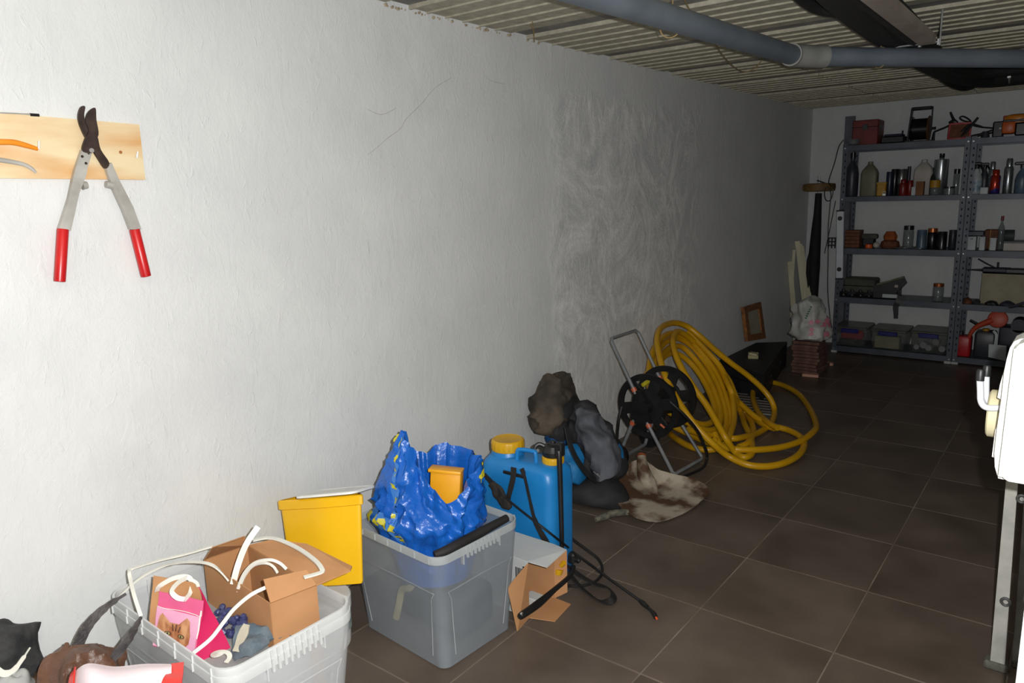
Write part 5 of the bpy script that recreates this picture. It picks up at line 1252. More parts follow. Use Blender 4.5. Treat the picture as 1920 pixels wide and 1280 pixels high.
# --- second shelf from the top
Z4 = 1.371
def canister(name, label, px0, px1, zt, y, m, z0=Z4, cap=None, d=.09):
    t = thing(name, label, 'canister', ((px0 + px1) / 2, y, z0)); w = px1 - px0; c = (px0 + px1) / 2
    h = zt - z0
    mb = MB()
    def rg(f, g, z_): return [Vector((c, y, 0)) + p for p in rrect(w * f, d * g, min(w, d) * .22, z_, 4)]
    mb.grid([rg(.96, .96, z0 + .001), rg(1, 1, z0 + .006), rg(1, 1, z0 + h * .66), rg(.86, .86, z0 + h * .76), rg(.40, .5, z0 + h * .90), rg(.30, .36, z0 + h * .92)], closed=True)
    n_ = len(rg(1, 1, 0)); k = len(mb.v); mb.f.append(list(range(k - n_, k))); mb.f.append(list(range(n_))[::-1])
    mb.build('body', m, t, angle=50)
    mb = MB(); mb.lathe([(w * .15, z0 + h * .915), (w * .16, z0 + h * .93), (w * .16, z0 + h * .99), (w * .13, z0 + h)], (c, y, 0), 14); mb.build('cap', cap or m, t)
    return t
canister('canister', 'olive-beige plastic canister beside the tall dark bottle', 0.5096, 0.6422, 1.6637, 7.08, col['olive'])
canister('canister', 'pale beige canister with sloping shoulders behind the brown block', 0.8976, 1.0423, 1.6643, 7.2, col['beige'])
bx_item('ochre_tub', 'small ochre plastic tub beside the olive-beige canister', 'tub', (0.6589, 6.97, Z4), (0.7296, 7.04, 1.4842), col['ochre'], .006, [('lid', (-.04, -.04, .86), (1.04, 1.04, 1.02), col['ochre'])])
bx_item('wooden_block', 'small brown wooden block left of the yellow lidded jar', 'block', (0.9582, 6.97, Z4), (1.0132, 7.03, 1.4834), col['brownw'], .002)
bx_item('white_packet', 'small white packet leaning left of the brown wooden block', 'packet', (0.9260, 6.96, Z4), (0.9576, 7.0, 1.4415), col['white'], .003)
t = thing('padlock', 'tiny shiny padlock in front of the ochre tub and the navy can', 'padlock', (0.7285, 6.93, Z4))
mb = MB(); mb.box((0.7285, 6.93, Z4 + .012), (.03, .014, .022), .003); mb.build('lock_body', MATS['bright_steel'], t)
MB().tube([(0.7203, 6.93, Z4 + .022), (0.7203, 6.93, Z4 + .038), (0.7367, 6.93, Z4 + .038), (0.7367, 6.93, Z4 + .022)], .0025, 6, smooth=3).build('shackle', MATS['bright_steel'], t)
def spray_bottle(x, w, h, y, z0, label, body, head, label_m=None):
    t = thing('spray_bottle', label, 'bottle', (x, y, z0))
    mb = MB(); mb.lathe([(w * .92, z0 + .001), (w, z0 + .006), (w, z0 + h * .45), (w * .8, z0 + h * .6), (w * .35, z0 + h * .76), (w * .32, z0 + h * .80)], (x, y, 0), 16, sy=.7); mb.build('body', body, t)
    mb = MB(); mb.tube([(x, y, z0 + h * .79), (x, y, z0 + h * .9)], w * .4, 10)
    mb.box((x - w * .25, y, z0 + h * .95), (w * 2.0, w * .7, h * .10), w * .15)
    mb.tube([(x + w * .5, y, z0 + h * .9), (x + w * .9, y, z0 + h * .78), (x + w * 1.0, y, z0 + h * .68)], [w * .22, w * .18, w * .12], 8, smooth=3)
    mb.build('trigger_head', head, t)
    if label_m is not None:
        mb = MB(); mb.lathe([(w * 1.01, z0 + h * .08), (w * 1.01, z0 + h * .42)], (x, y, 0), 16, sy=.71); mb.build('label_band', label_m, t)
spray_bottle(1.3698, .042, 1.6207 - 1.371, 7.05, Z4, 'pale spray bottle with a black trigger head beside the middle uprights', col['white'], col['blackgl'], col['lblue'])
spray_bottle(1.4135, .034, 1.6165 - 1.371, 7.16, Z4, 'dark spray bottle right behind the pale one', col['charc'], col['blackgl'])
spray_bottle(1.6775, .045, 1.6091 - 1.371, 7.0, Z4, 'grey spray bottle cut by the right edge of the photo', col['bluegrey'], col['charc'])
bx_item('white_box', 'small white box in front of the dark spray bottle', 'box', (1.4149, 6.93, Z4), (1.4684, 6.99, 1.4235), col['white'], .003)
# --- top shelf
Z5 = 1.801
t = bx_item('red_toolbox', 'dull red metal toolbox at the left end of the top shelf', 'toolbox', (0.4302, 7.0, Z5), (0.6348, 7.22, 2.0094), mat('toolbox_red', srgb(96, 24, 18), srgb(120, 34, 26), rough=.5), .006,
            [('lid_seam', (-.01, -.01, .70), (1.01, 1.01, .73), col['blackgl']), ('latch', (.4, -.04, .6), (.6, 0, .82), col['charc'])])
t = thing('glass_dish', 'clear glass dish with dark bits in front of the red toolbox', 'dish', (0.4473, 6.98, Z5))
mb = MB(); mb.lathe([(.035, Z5 + .001), (.05, Z5 + .01), (.058, Z5 + .05), (.06, Z5 + .052), (.054, Z5 + .052), (.046, Z5 + .012), (.03, Z5 + .008)], (0.4473, 6.98, 0), 20); mb.build('bowl', glass, t)
mb = MB(); add_lump(mb, [((0.4473, 6.98, Z5 + .012), .035, .035), ((0.4473, 6.98, Z5 + .04), .03, .03), ((0.4473, 6.98, Z5 + .05), .008, .008)], amp=.01, sc=30, seg=16); mb.build('contents', col['rust'], t)
t = thing('dark_case', 'low black case with a dark blue lid beside the red toolbox', 'case', (0.7501, 7.02, Z5))
xa, xb = 0.6681, 0.8428
mb = MB(); mb.box(((xa + xb) / 2, 7.04, Z5 + .03), (xb - xa, .16, .055), .008); mb.build('base', col['blackgl'], t)
mb = MB(); mb.box(((xa + xb) / 2, 7.04, Z5 + .066), ((xb - xa) * .8, .13, .02), .007); mb.build('lid', col['navy'], t)
MB().tube([(xb - .02, 7.0, Z5 + .075), (xb - .02, 7.0, Z5 + .10)], .006, 8).build('knob', col['blackgl'], t)
# cable drum with carrying frame
t = thing('cable_drum', 'black cable drum with a brown flange and a carrying frame on the top shelf', 'cable reel', (0.9581, 7.03, Z5))
xc = 0.9511; zc = Z5 + .105
def yring(r_, x_, n=32): return [Vector((x_, 7.05 + r_ * math.cos(2 * PI * j / n), zc + r_ * math.sin(2 * PI * j / n))) for j in range(n)]
mb = MB(); mb.grid([yring(.001, xc - .06), yring(.085, xc - .06), yring(.085, xc + .05), yring(.001, xc + .05)], closed=True); mb.build('cable_winding', col['blackgl'], t)
for s_, m_, nm in ((-1, col['blackgl'], 'flange'), (1, mat('flange_brown', srgb(96, 58, 24), srgb(120, 74, 34), rough=.5), 'flange')):
    x_ = xc + (.056 if s_ == 1 else -.066); mb = MB(); mb.grid([yring(.001, x_ - .004), yring(.10, x_ - .004), yring(.104, x_), yring(.10, x_ + .004), yring(.001, x_ + .004)], closed=True); mb.build(nm, m_, t)
mb = MB(); zt = 2.0811
mb.box((xc - .005, 7.05, zt - .012), (.15, .05, .026), .006)
mb.box((xc - .085, 7.05, (zt + Z5) / 2), (.012, .05, zt - Z5 - .01), .002, rot=(0, R(4), 0)); mb.box((xc + .072, 7.05, (zt + Z5) / 2 + .04), (.008, .03, (zt - Z5) * .7), .002)
mb.box((xc - .01, 7.05, Z5 + .007), (.2, .12, .012), .002)
mb.build('carrying_frame', col['blackgl'], t)
MB().tube([(xc + .07, 7.05, zc), (xc + .105, 7.05, zc)], [.009, .012], 10).build('crank_knob', col['blackgl'], t)
t = thing('bar_clamp', 'black bar clamp with upright lever between cable drum and red tray', 'clamp', (1.1446, 7.1, Z5))
MB().tube([(1.039,7.1,1.88), (1.107,7.1,1.905), (1.179,7.1,1.937)], .008, 8).build('bar', blackp, t)
mb = MB(); mb.tube([(1.143,7.1,2.027), (1.161,7.1,1.984), (1.187,7.1,1.936)], [.008, .010, .014], 8); mb.tube([(1.138,7.1,1.944), (1.171,7.1,1.95), (1.198,7.1,1.935)], [.008, .020, .014], 10, smooth=3); mb.build('clamp_head', blackp, t)
MB().tube([(1.039,7.1,1.88), (1.035,7.1,1.834), (1.0351, 7.1, Z5 + .004)], [.008, .012, .014], 8).build('clamp_jaw', blackp, t)
t = thing('red_tray', 'small red plastic tray with light rim standing on edge on the top shelf', 'tray', (1.2283, 7.0, Z5))
a, b = Vector((1.1604, 6.98, Z5 + .001)), Vector((1.3040, 7.0, Z5 + .001)); ht = 1.9179 - Z5
mb = MB(); mb.prism([a, b, b + Vector((0, .03, ht)), a + Vector((0, .03, ht))], (0, 1, -.2), .006); mb.build('panel', col['rust'], t, smooth=False)
mb = MB()
for p, q in ((a, b), (a, a + Vector((0, .03, ht))), (b, b + Vector((0, .03, ht))), (a + Vector((0, .03, ht)), b + Vector((0, .03, ht)))):
    mb.tube([p + Vector((0, -.008, .007)), q + Vector((0, -.008, .007))], .0075, 8)
mb.build('raised_rim', mat('tray_red', srgb(170, 50, 56), srgb(206, 120, 122), rough=.3, scale=9), t)
o = MB().tube([(1.272,7.05,1.865), (1.306,7.05,1.903), (1.288,7.05,1.95), (1.241,7.05,1.982), (1.22,7.05,1.972), (1.244,7.05,1.949), (1.289,7.05,1.933), (1.32,7.05,1.906), (1.372,7.05,1.89), (1.451,7.05,1.876)], .006, 8, smooth=6).build('black_cable', blackp)
tag(o, 'looped black cable end lying over the red tray on the top shelf', 'cable')
t = thing('pliers', 'dark pliers propped over the red tray, handles up', 'pliers', (1.2883, 7.02, Z5))
MB().tube([(1.238,7,1.816), (1.278,7,1.866), (1.324,7,1.924), (1.35,7,1.962)], [.006, .012, .010, .009], 8, smooth=3).build('handle', blackp, t)
MB().tube([(1.217,7.01,1.834), (1.268,7.01,1.888), (1.309,7.01,1.913), (1.383,7.01,1.887)], [.006, .010, .009, .007], 8, smooth=3).build('handle', blackp, t)
bx_item('black_charger', 'black battery charger between the red tray and the orange power tool', 'charger', (1.4556, 6.98, Z5), (1.5257, 7.08, 1.9201), col['blackgl'], .008, [('indicator', (.6, -.02, .5), (.8, .0, .6), col['white'])])
t = thing('dark_wrench', 'dark spanner and fittings lying left of the black charger', 'spanner', (1.4006, 7.0, Z5 + .002))
MB().tube([(1.3178, 7.0, Z5 + .016), (1.3755, 7.02, Z5 + .03), (1.4521, 7.04, Z5 + .05)], [.014, .012, .016], 10).build('shaft', blackp, t)
MB().tube([(1.4113, 6.98, Z5 + .005), (1.4113, 6.98, Z5 + .05)], [.03, .022], 14).build('fitting', col['charc'], t)
t = thing('power_tool', 'orange and yellow power tool at the right end of the top shelf', 'power tool', (1.5895, 7.0, Z5))
mb = MB(); mb.box((1.5603, 7.0, Z5 + .07), (.09, .11, .10), .02, seg=2); mb.build('motor_housing', col['orange'], t)
mb = MB(); add_lump(mb, [((1.6099, 7.0, Z5 + .10), .09, .05), ((1.6099, 7.0, Z5 + .15), .085, .05), ((1.6099, 7.0, Z5 + .165), .04, .02)], amp=.003, seg=24); mb.build('top_cover', mat('amber_cover', srgb(196, 116, 24), srgb(206, 128, 34), rough=.4), t)
mb = MB(); mb.box((1.6575, 7.0, Z5 + .05), (.11, .10, .096), .01); mb.box((1.6021, 6.99, Z5 + .115), (.16, .09, .018), .004); mb.build('base', col['blackgl'], t)
mb = MB(); mb.box((1.5317, 7.02, Z5 + .135), (.03, .03, .05), .005); mb.build('fuel_cap', col['red'], t)
# --- middle shelf
Z3 = .931
t = bx_item('flat_boxes', 'stack of dark brown flat boxes at the left end of the middle shelf', 'boxes', (0.4280, 6.98, Z3), (0.5468, 7.12, 1.0806), col['rust'], .002,
            [('drawer_gap', (-.01, -.02, f), (1.01, 0.02, f + .03), col['blackgl']) for f in (.2, .42, .64, .84)])
t = thing('hand_sander', 'dark brown hand tool with a black base on the middle shelf', 'hand tool', (0.6217, 7.03, Z3))
mb = MB(); mb.box((0.6203, 7.03, 1.0273), (.13, .07, .045), .016, seg=2); mb.build('grip', col['oliveg'], t)
mb = MB(); mb.box((0.6131, 7.04, Z3 + .05), (.10, .07, .08), .01); mb.build('base', col['blackgl'], t)
t = thing('orange_tub', 'bright orange cap at the front of the middle shelf beside a white ball', 'cap', (0.6359, 6.95, Z3))
mb = MB(); mb.lathe([(.028, Z3 + .001), (.03, Z3 + .01), (.028, Z3 + .032), (.018, Z3 + .036)], (0.6317, 6.95, 0), 16); mb.build('cap_body', mat('vivid_orange', srgb(214, 80, 20), srgb(222, 92, 30), rough=.4), t)
o = MB(); o.lathe([(.026 * math.sin(R(a)) + .0005, Z3 + .028 - .0265 * math.cos(R(a))) for a in range(0, 181, 15)], (0.6908, 6.95, 0), 16); tag(o.build('white_ball', col['beige']), 'small off-white ball beside the orange cap on the middle shelf', 'ball')
t = thing('rusty_pulley', 'orange-brown rusty pulley block on the middle shelf', 'pulley', (0.7822, 7.03, Z3))
mb = MB(); xk = 0.7822
mb.lathe([(.07, Z3 + .001), (.078, Z3 + .02), (.07, Z3 + .055), (.045, Z3 + .07)], (xk, 7.03, 0), 9); mb.build('base', col['rust'], t, angle=20)
mb = MB(); mb.lathe([(.05, Z3 + .071), (.055, Z3 + .10), (.035, Z3 + .14)], (xk, 7.03, 0), 8); mb.build('wheel', mat('rusty_orange', srgb(150, 72, 26), srgb(170, 88, 36), rough=.7), t, angle=20)
for a, b, lb in ((0.8362, 0.9131, 'thin pale metal bit lying at the front of the middle shelf, left one'), (0.9371, 1.0282, 'whitish metal key lying in front of the black lidded jar')):
    t = thing('metal_bit', lb, 'tool bit', ((a + b) / 2, 6.93, Z3))
    MB().tube([(a, 6.93, Z3 + .008), (b, 6.935, Z3 + .008)], [.004, .007], 8).build('shank', col['silver'], t)
    MB().tube([(b - .01, 6.935, Z3 + .008), (b + .006, 6.936, Z3 + .008)], .0075, 6).build('head', col['silver'], t)
# right unit, middle shelf
bx_item('switch_box', 'white switch box beside the middle uprights on the right unit', 'electrical box', (1.3578, 6.94, Z3), (1.4200, 7.02, 1.0401), col['white'], .004, [('switch_slot', (.35, -.02, .8), (.65, .0, .86), col['blackgl'])])
bx_item('grey_box', 'narrow pale grey box right of the white switch box', 'box', (1.4418, 6.94, Z3), (1.4815, 7.02, 1.0367), col['white'], .003, [('lid', (-.02, -.02, .9), (1.02, 1.02, 1.02), col['white'])])
bx_item('grey_box', 'second narrow pale grey box, behind the clear red-capped bottle', 'box', (1.5120, 6.96, Z3), (1.5547, 7.02, 1.0280), col['white'], .003, [('lid', (-.02, -.02, .9), (1.02, 1.02, 1.02), col['white'])])
bx_item('navy_package', 'long navy package lying on top of the small boxes of the right unit', 'package', (1.3352, 7.03, 1.0381), (1.4601, 7.12, 1.0789), col['navy'], .006, [('tape', (.4, -.01, -.01), (.46, 1.01, 1.01), col['charc'])])
bx_item('brown_package', 'brown package behind the small boxes on the right unit', 'package', (1.4587, 7.08, Z3), (1.5535, 7.2, 1.0870), col['rust'], .006, [('tape', (.4, -.01, -.01), (.46, 1.01, 1.01), col['ochre'])])
t = thing('coiled_hose', 'dark green rolled mat lying behind the clear bottle on the right unit', 'roll', (1.6037, 7.2, Z3))
MB().tube([(1.5134, 7.22, Z3 + .10), (1.6511, 7.22, Z3 + .10)], .05, 16).build('roll', mat('roll_green', srgb(58, 66, 66), srgb(72, 80, 78), rough=.6), t)
mb = MB(); mb.box((1.5919, 7.22, Z3 + .026), (.14, .09, .05), .004); mb.build('core_support', col['charc'], t)
bx_item('grey_panel_box', 'flat pale grey box at the right end of the middle shelf', 'box', (1.6026, 6.96, Z3), (1.7686, 7.14, 1.0039), col['beige'], .004, [('dark_lid', (-.01, -.01, .8), (1.01, 1.01, 1.02), col['charc'])])
# --- second shelf from the bottom
Z2 = .501
t = bx_item('olive_case', 'flat olive grey tool case at the left end of the second shelf from the bottom', 'case', (0.4198, 7.05, Z2), (0.6823, 7.25, 0.6530), col['oliveg'], .012, [('seam', (-.01, -.01, .55), (1.01, 1.01, .60), col['blackgl'])])
random.seed(12)
for k, (px_, lb) in enumerate(((0.4385, 'dark iron fitting in front of the olive case, leftmost'), (0.5095, 'dark iron fitting in front of the olive case, second from the left'), (0.5796, 'dark iron fitting in front of the olive case, third from the left'), (0.6488, 'dark iron fitting in front of the olive case, beside the black tilted box'))):
    t = thing('iron_fitting', lb, 'fitting', (px_, 6.98, Z2), 'iron fittings in front of the olive case')
    MB().tube([(px_ - .03, 6.96, Z2 + .02), (px_ + .0, 6.99, Z2 + .03), (px_ + .035, 7.0, Z2 + .025)], [.014, .019, .013], 8, smooth=3).build('elbow', col['charc'] if k % 2 else blackp, t)
    MB().tube([(px_, 6.99, Z2 + .004), (px_, 6.99, Z2 + .062)], [.02, .012], 8).build('flange', blackp, t)
t = thing('black_binder', 'open black case with white label and tilted lid, second shelf from the bottom', 'case', (0.8031, 7.0, Z2))
xa, xb = 0.6910, 0.8837
mb = MB(); mb.box(((xa + xb) / 2, 7.03, Z2 + .045), (xb - xa, .2, .085), .006); mb.build('base', blackp, t)
mb = MB(); mb.prism([(0.7027,6.95,0.5646), (0.708,6.95,0.6161), (0.9106,6.95,0.6946), (0.9389,6.95,0.637), (0.8863,6.95,0.5704)], (0, 1, 0), .16); o = mb.build('lid', blackp, t, smooth=False)
MB().tube([(0.7343,6.86,0.6319), (0.8315,6.86,0.6641), (0.9342,6.86,0.7048)], .008, 8).build('lid_edge', col['olive'], t)
mb = MB(); mb.box((0.8284, 6.928, Z2 + .028), (.115, .003, .030), 0); mb.build('paper_label', col['white'], t, smooth=False)
mb = MB(); mb.tube([(0.8749,6.86,0.6255), (0.8995,6.86,0.6223)], .013, 8); mb.build('clasp', col['beige'], t)
o = MB().strap([(0.9225,6.9,0.5329), (0.9039,6.885,0.4881), (0.89,6.885,0.4507), (0.8934,6.885,0.4006), (0.8971,6.885,0.3457)], [.05, .048, .045, .04, .036, .032], .006, (0, -1, 0)).build('hanging_strap', blackp); tag(o, 'black strap hanging down over the edge of the shelf below the open case', 'strap')
# right unit
t = bx_item('beige_box', 'large beige box on the second shelf from the bottom of the right unit', 'box', (1.4768, 6.99, Z2), (1.9035, 7.25, 0.7450), col['tan'], .004, [('lid_edge', (-.004, -.004, .93), (1.004, 1.004, 1.0), col['tan'])])
t = thing('dark_tools', 'dark flat tool with thin handles lying on the large beige box', 'tool', (1.5765, 7.05, 0.7450))
zb = 0.7450
mb = MB(); mb.box((1.5676, 7.08, zb + .022), (.20, .09, .04), .01); mb.build('tool_body', col['slate'], t)
MB().tube([(1.3591, 7.05, zb + .02), (1.5001, 7.06, zb + .02)], [.004, .012], 8).build('handle', col['slate'], t)
MB().tube([(1.43,7.1,0.851), (1.492,7.1,0.8139), (1.553,7.1,0.7815)], .006, 8).build('handle', col['slate'], t)
MB().tube([(1.5724, 7.08, zb + .04), (1.5724, 7.08, zb + .085)], .008, 8).build('knob', col['slate'], t)
mb = MB(); mb.box((1.6981, 7.08, zb + .02), (.14, .10, .038), .008); mb.build('battery', col['charc'], t)
for px_, w, h, lb, m_ in ((1.3991, .06, .05, 'small brown tangle of wire at the left end of the lower right shelf', col['rust']), (1.4625, .05, .04, 'dark fittings heap in front of the large beige box, left', col['charc']), (1.5642, .09, .035, 'dark cloth heap in front of the large beige box, middle', blackp), (1.6709, .10, .04, 'dark cloth heap in front of the large beige box, right', col['slate'])):
    t = thing('dark_heap', lb, 'heap', (px_, 6.94, Z2)); mb = MB(); add_lump(mb, [((px_, 6.945, Z2 + .001), w * .5, .03), ((px_, 6.945, Z2 + h * .6), w * .42, .028), ((px_, 6.945, Z2 + h), w * .1, .01)], amp=.016, sc=26, seg=20); mb.build('body', m_, t)
t = thing('black_grip', 'black handle sticking out below the lower right shelf at the photo edge', 'handle', (1.7318, 6.87, 0.4944))
MB().tube([(1.685,6.87,0.4994), (1.732,6.87,0.5152), (1.796,6.88,0.5475), (1.844,6.89,0.5741)], [.010, .013, .012, .01], 8, smooth=3).build('grip', col['slate'], t)
MB().tube([(1.844,6.89,0.5741), (1.892,6.9,0.5964)], .008, 8).build('shaft', col['slate'], t)
# --- bottom shelf: three lidded clear boxes
Z1 = .061
tubm = mat('clear_tub', srgb(96, 98, 94), srgb(112, 114, 108), rough=.25, alpha=.42)
clipb = mat('blue_clip', srgb(30, 30, 96), srgb(38, 38, 110), rough=.35)
def lid_box(xa, xb, za, lab, inner):
    t = thing('lidded_box', lab, 'storage box', ((xa + xb) / 2, 7.08, Z1), 'lidded clear boxes on the bottom shelf')
    c = (xa + xb) / 2; w = xb - xa
    def rg(f, z_): return [Vector((c, 7.085, 0)) + p for p in rrect(w * f, .33 * f, .02, z_, 4)]
    mb = MB(); mb.grid([rg(.86, Z1 + .003), rg(.88, Z1 + .008), rg(.98, za - .022), rg(.98, za - .02)], closed=True); mb.build('body', tubm, t)
    mb = MB(); mb.grid([rg(1.0, za - .024), rg(1.02, za - .02), rg(1.02, za - .006), rg(.98, za)], closed=True); n_ = len(rg(1, 0)); k = len(mb.v); mb.f.append(list(range(k - n_, k))); mb.build('lid', mat('tub_lid', srgb(84, 84, 78), srgb(98, 98, 90), rough=.3, alpha=.75), t)
    mb = MB(); mb.box((c, 7.085 - .172, za - .035), (w * .52, .014, .038), .004); mb.build('clip_handle', clipb, t)
    inner(c, w)
za1, za2, za3 = 0.2372, 0.2377, 0.2482
def in1(c, w):
    t = thing('red_packets', 'red wrapped packets inside the leftmost clear box', 'packets', (c, 7.0, Z1 + .01)); mb = MB(); mb.box((c + .01, 6.99, Z1 + .10), (w * .66, .07, .08), .01); mb.build('packet', col['red'], t); mb = MB(); mb.box((c - .03, 7.0, Z1 + .035), (w * .5, .06, .045), .01); mb.build('packet', col['charc'], t)
def in2(c, w):
    t = thing('beige_carton', 'beige carton inside the middle clear box', 'carton', (c, 7.0, Z1 + .01)); mb = MB(); mb.box((c - .01, 7.0, Z1 + .056), (w * .68, .10, .10), .004); mb.build('carton_body', mat('beige_carton', srgb(160, 156, 124), srgb(178, 172, 140), rough=.7), t)
    mb = MB(); mb.box((c - .01, 7.0, Z1 + .108), (w * .69, .11, .008), .002); mb.build('carton_lid', MATS['beige_carton'], t)
def in3(c, w):
    for k, (dx, dz, r_) in enumerate(((-.09, .03, .022), (-.04, .05, .028), (.0, .03, .026), (.05, .085, .026), (.10, .03, .026))):
        t = thing('white_roll', ['white roll at the left corner', 'tall white roll', 'white roll at the bottom centre', 'pale bottle lying on top', 'white roll at the right corner'][k] + ' inside the rightmost clear box', 'roll', (c + dx, 6.985, Z1 + .012), 'white rolls in the rightmost clear box')
        MB().tube([(c + dx, 6.96, Z1 + .012 + dz), (c + dx + .01, 7.03, Z1 + .012 + dz)], r_, 12).build('roll_body', col['beige'] if k == 3 else col['white'], t)
lid_box(0.3908, 0.6673, za1, 'clear box with blue handle and red packets, leftmost on the bottom shelf', in1)
lid_box(0.6934, 0.9794, za2, 'clear box with blue handle and a beige carton inside, middle on the bottom shelf', in2)
lid_box(1.0055, 1.2867, za3, 'clear box with blue handle and white rolls, rightmost of the three on the bottom shelf', in3)
# right unit bottom: fuel cans, funnel, equipment
t = thing('red_fuel_can', 'red plastic fuel can on the bottom shelf of the right unit', 'fuel can', (1.3932, 7.0, Z1))
xa, xb, zt = 1.3396, 1.4486, 0.2257
def can_shape(t, xa, xb, zt, m, y=7.02, d=.14):
    c = (xa + xb) / 2; w = xb - xa
    def rg(f, z_): return [Vector((c, y, 0)) + p for p in rrect(w * f, d * f, .02, z_, 4)]
    mb = MB(); rr_ = [rg(.94, Z1 + .001), rg(1, Z1 + .01), rg(1, zt - .02), rg(.88, zt), rg(.5, zt + .004)]; mb.grid(rr_, closed=True); n_ = len(rr_[0]); k = len(mb.v); mb.f.append(list(range(k - n_, k))); mb.f.append(list(range(n_))[::-1]); mb.build('body', m, t, angle=45)
can_shape(t, xa, xb, zt, col['red'])
MB().tube([(1.3667, 7.02, zt), (1.3667, 7.02, zt + .03)], [.022, .018], 12).build('cap', blackp, t)
t = thing('orange_funnel', 'orange-red funnel with a long curved spout above the fuel cans', 'funnel', (1.5762, 7.0, 0.2168))
mb = MB(); mb.tube([(1.431,6.97,0.2163), (1.446,6.97,0.2666), (1.48,6.97,0.3137), (1.535,6.97,0.3492), (1.584,6.97,0.375)], [.012, .016, .02, .024, .03], 12, smooth=4); mb.build('spout', mat('funnel_orange', srgb(176, 60, 32), srgb(190, 72, 42), rough=.45), t)
c = Vector((1.616,6.97,0.3862)); mb = MB(); mb.lathe([(.03, -.02), (.066, -.012), (.070, 0), (.066, .012), (.04, .02)], (0, 0, 0), 28, M=Matrix.Rotation(R(80), 4, 'X')); mb.v = [v + c for v in mb.v]; mb.build('bowl', MATS['funnel_orange'], t)
MB().tube([(1.424,7,0.3575), (1.467,7,0.3345), (1.506,7,0.3113)], [.011, .012, .012], 8).build('black_nozzle', blackp, t)
t = thing('dark_fuel_can', 'dark grey jerrycan behind the white card on the bottom shelf', 'jerrycan', (1.5419, 7.0, Z1))
can_shape(t, 1.4681, 1.6146, 0.2695, col['charc'], 7.06, .16)
MB().tube([(1.5376, 7.04, 0.2702), (1.5376, 7.04, 0.2920)], .024, 12).build('cap', col['ochre'], t)
MB().strap([(1.5940, 6.96, 0.2902), (1.6180, 6.955, 0.2573), (1.6156, 6.955, 0.1702)], .018, .003, (0, -1, 0)).build('handle_tape', col['white'], t)
t = thing('dark_machine', 'dark slate machine with a rounded top at the right end of the bottom shelf', 'machine', (1.7441, 7.1, Z1))
mb = MB(); mb.box((1.7570, 7.13, Z1 + .13), (.26, .2, .25), .02, seg=2); mb.build('housing', col['slate'], t)
MB().tube([(1.7556, 7.03, Z1 + .27), (1.7556, 7.2, Z1 + .27)], .055, 18).build('motor', col['slate'], t)
t = thing('white_card', 'white square card tied to the dark machine on the bottom shelf', 'card', (1.6396, 6.9, 0.0803))
mb = MB(); mb.prism([(1.578,6.893,0.1912), (1.696,6.893,0.1902), (1.703,6.893,0.0657), (1.583,6.893,0.0869)], (0, 1, 0), .003); mb.build('card_sheet', col['white'], t, smooth=False)

# ------------------------------------------------------------------ right edge: white cabinet with hooks on the pier, tape roll, step ladder
wpl = mat('cabinet_white', srgb(236, 236, 232), srgb(242, 242, 239), rough=.35)
wgrey = mat('cabinet_side', srgb(206, 206, 200), srgb(214, 214, 208), rough=.4)
t = thing('wall_cabinet', 'white plastic wall cabinet with rounded corners on the pier at the right edge', 'cabinet', (2.06, 1.62, .91))

def xz(y_, pts): return [Vector((p[0], y_, p[2])) for p in pts]
MB().prism(xz(1.575, [(2.036,1.56,1.167), (2.041,1.56,1.176), (2.054,1.56,1.183), (2.088,1.56,1.184), (2.09,1.56,0.9221), (2.07,1.56,0.9218), (2.047,1.56,0.9218), (2.039,1.56,0.9263), (2.036,1.56,0.935)]), (0, 1, 0), .05).build('front_cover', wpl, t, smooth=False)
MB().prism(xz(1.572, [(2.034,1.55,1.168), (2.041,1.55,1.17), (2.038,1.55,0.9304), (2.031,1.55,0.9298)]), (0, 1, 0), .056).build('edge_trim', wpl, t, smooth=False)
MB().prism(xz(1.635, [(2.075,1.62,1.182), (2.039,1.62,1.177), (2.03,1.62,1.171), (2.025,1.62,1.159), (2.022,1.62,1.139), (2.02,1.62,1.116), (2.02,1.62,1.065), (2.018,1.62,1.002), (2.018,1.62,0.9537), (2.021,1.62,0.9274), (2.028,1.62,0.9062), (2.08,1.62,0.9029)]), (0, 1, 0), .065).build('back_shell', wgrey, t, smooth=False)
MB().prism(xz(1.70, [(2.019,1.7,1.117), (2.015,1.7,1.099), (2.011,1.7,1.072), (2.009,1.7,1.045), (2.017,1.7,1.041), (2.021,1.7,1.089), (2.026,1.7,1.116)]), (0, 1, 0), .05).build('hinge_cover', wpl, t, smooth=False)
MB().prism(xz(1.70, [(2.015,1.7,0.9983), (2.011,1.7,0.9788), (2.01,1.7,0.9237), (2.014,1.7,0.9224), (2.02,1.7,0.9747), (2.021,1.7,0.9982)]), (0, 1, 0), .05).build('hinge_cover', wpl, t, smooth=False)
MB().box((2.07, 1.64, 1.04), (.05, .06, .20), .004).build('mounting_block', wgrey, t)
t = thing('wall_hook', 'white double wall hook with black rubber tips holding a roll of tape', 'hook', (1.99, 1.74, 1.0))
hm = mat('hook_white', srgb(206, 208, 214), srgb(214, 216, 220), rough=.35)
h1 = [(2.038,1.74,1.012), (2.011,1.74,1.008), (1.994,1.74,1.005), (1.983,1.74,1.008), (1.977,1.74,1.019), (1.975,1.74,1.036), (1.972,1.74,1.062)]
h2 = [(2.035,1.82,0.9832), (2.003,1.82,0.9864), (1.989,1.82,0.9936), (1.982,1.82,1.003), (1.979,1.82,1.014), (1.976,1.82,1.055)]
MB().tube(h1, .0064, 14, smooth=6).build('hook_arm', hm, t)
MB().tube(h2, .0062, 14, smooth=6).build('hook_arm', hm, t)
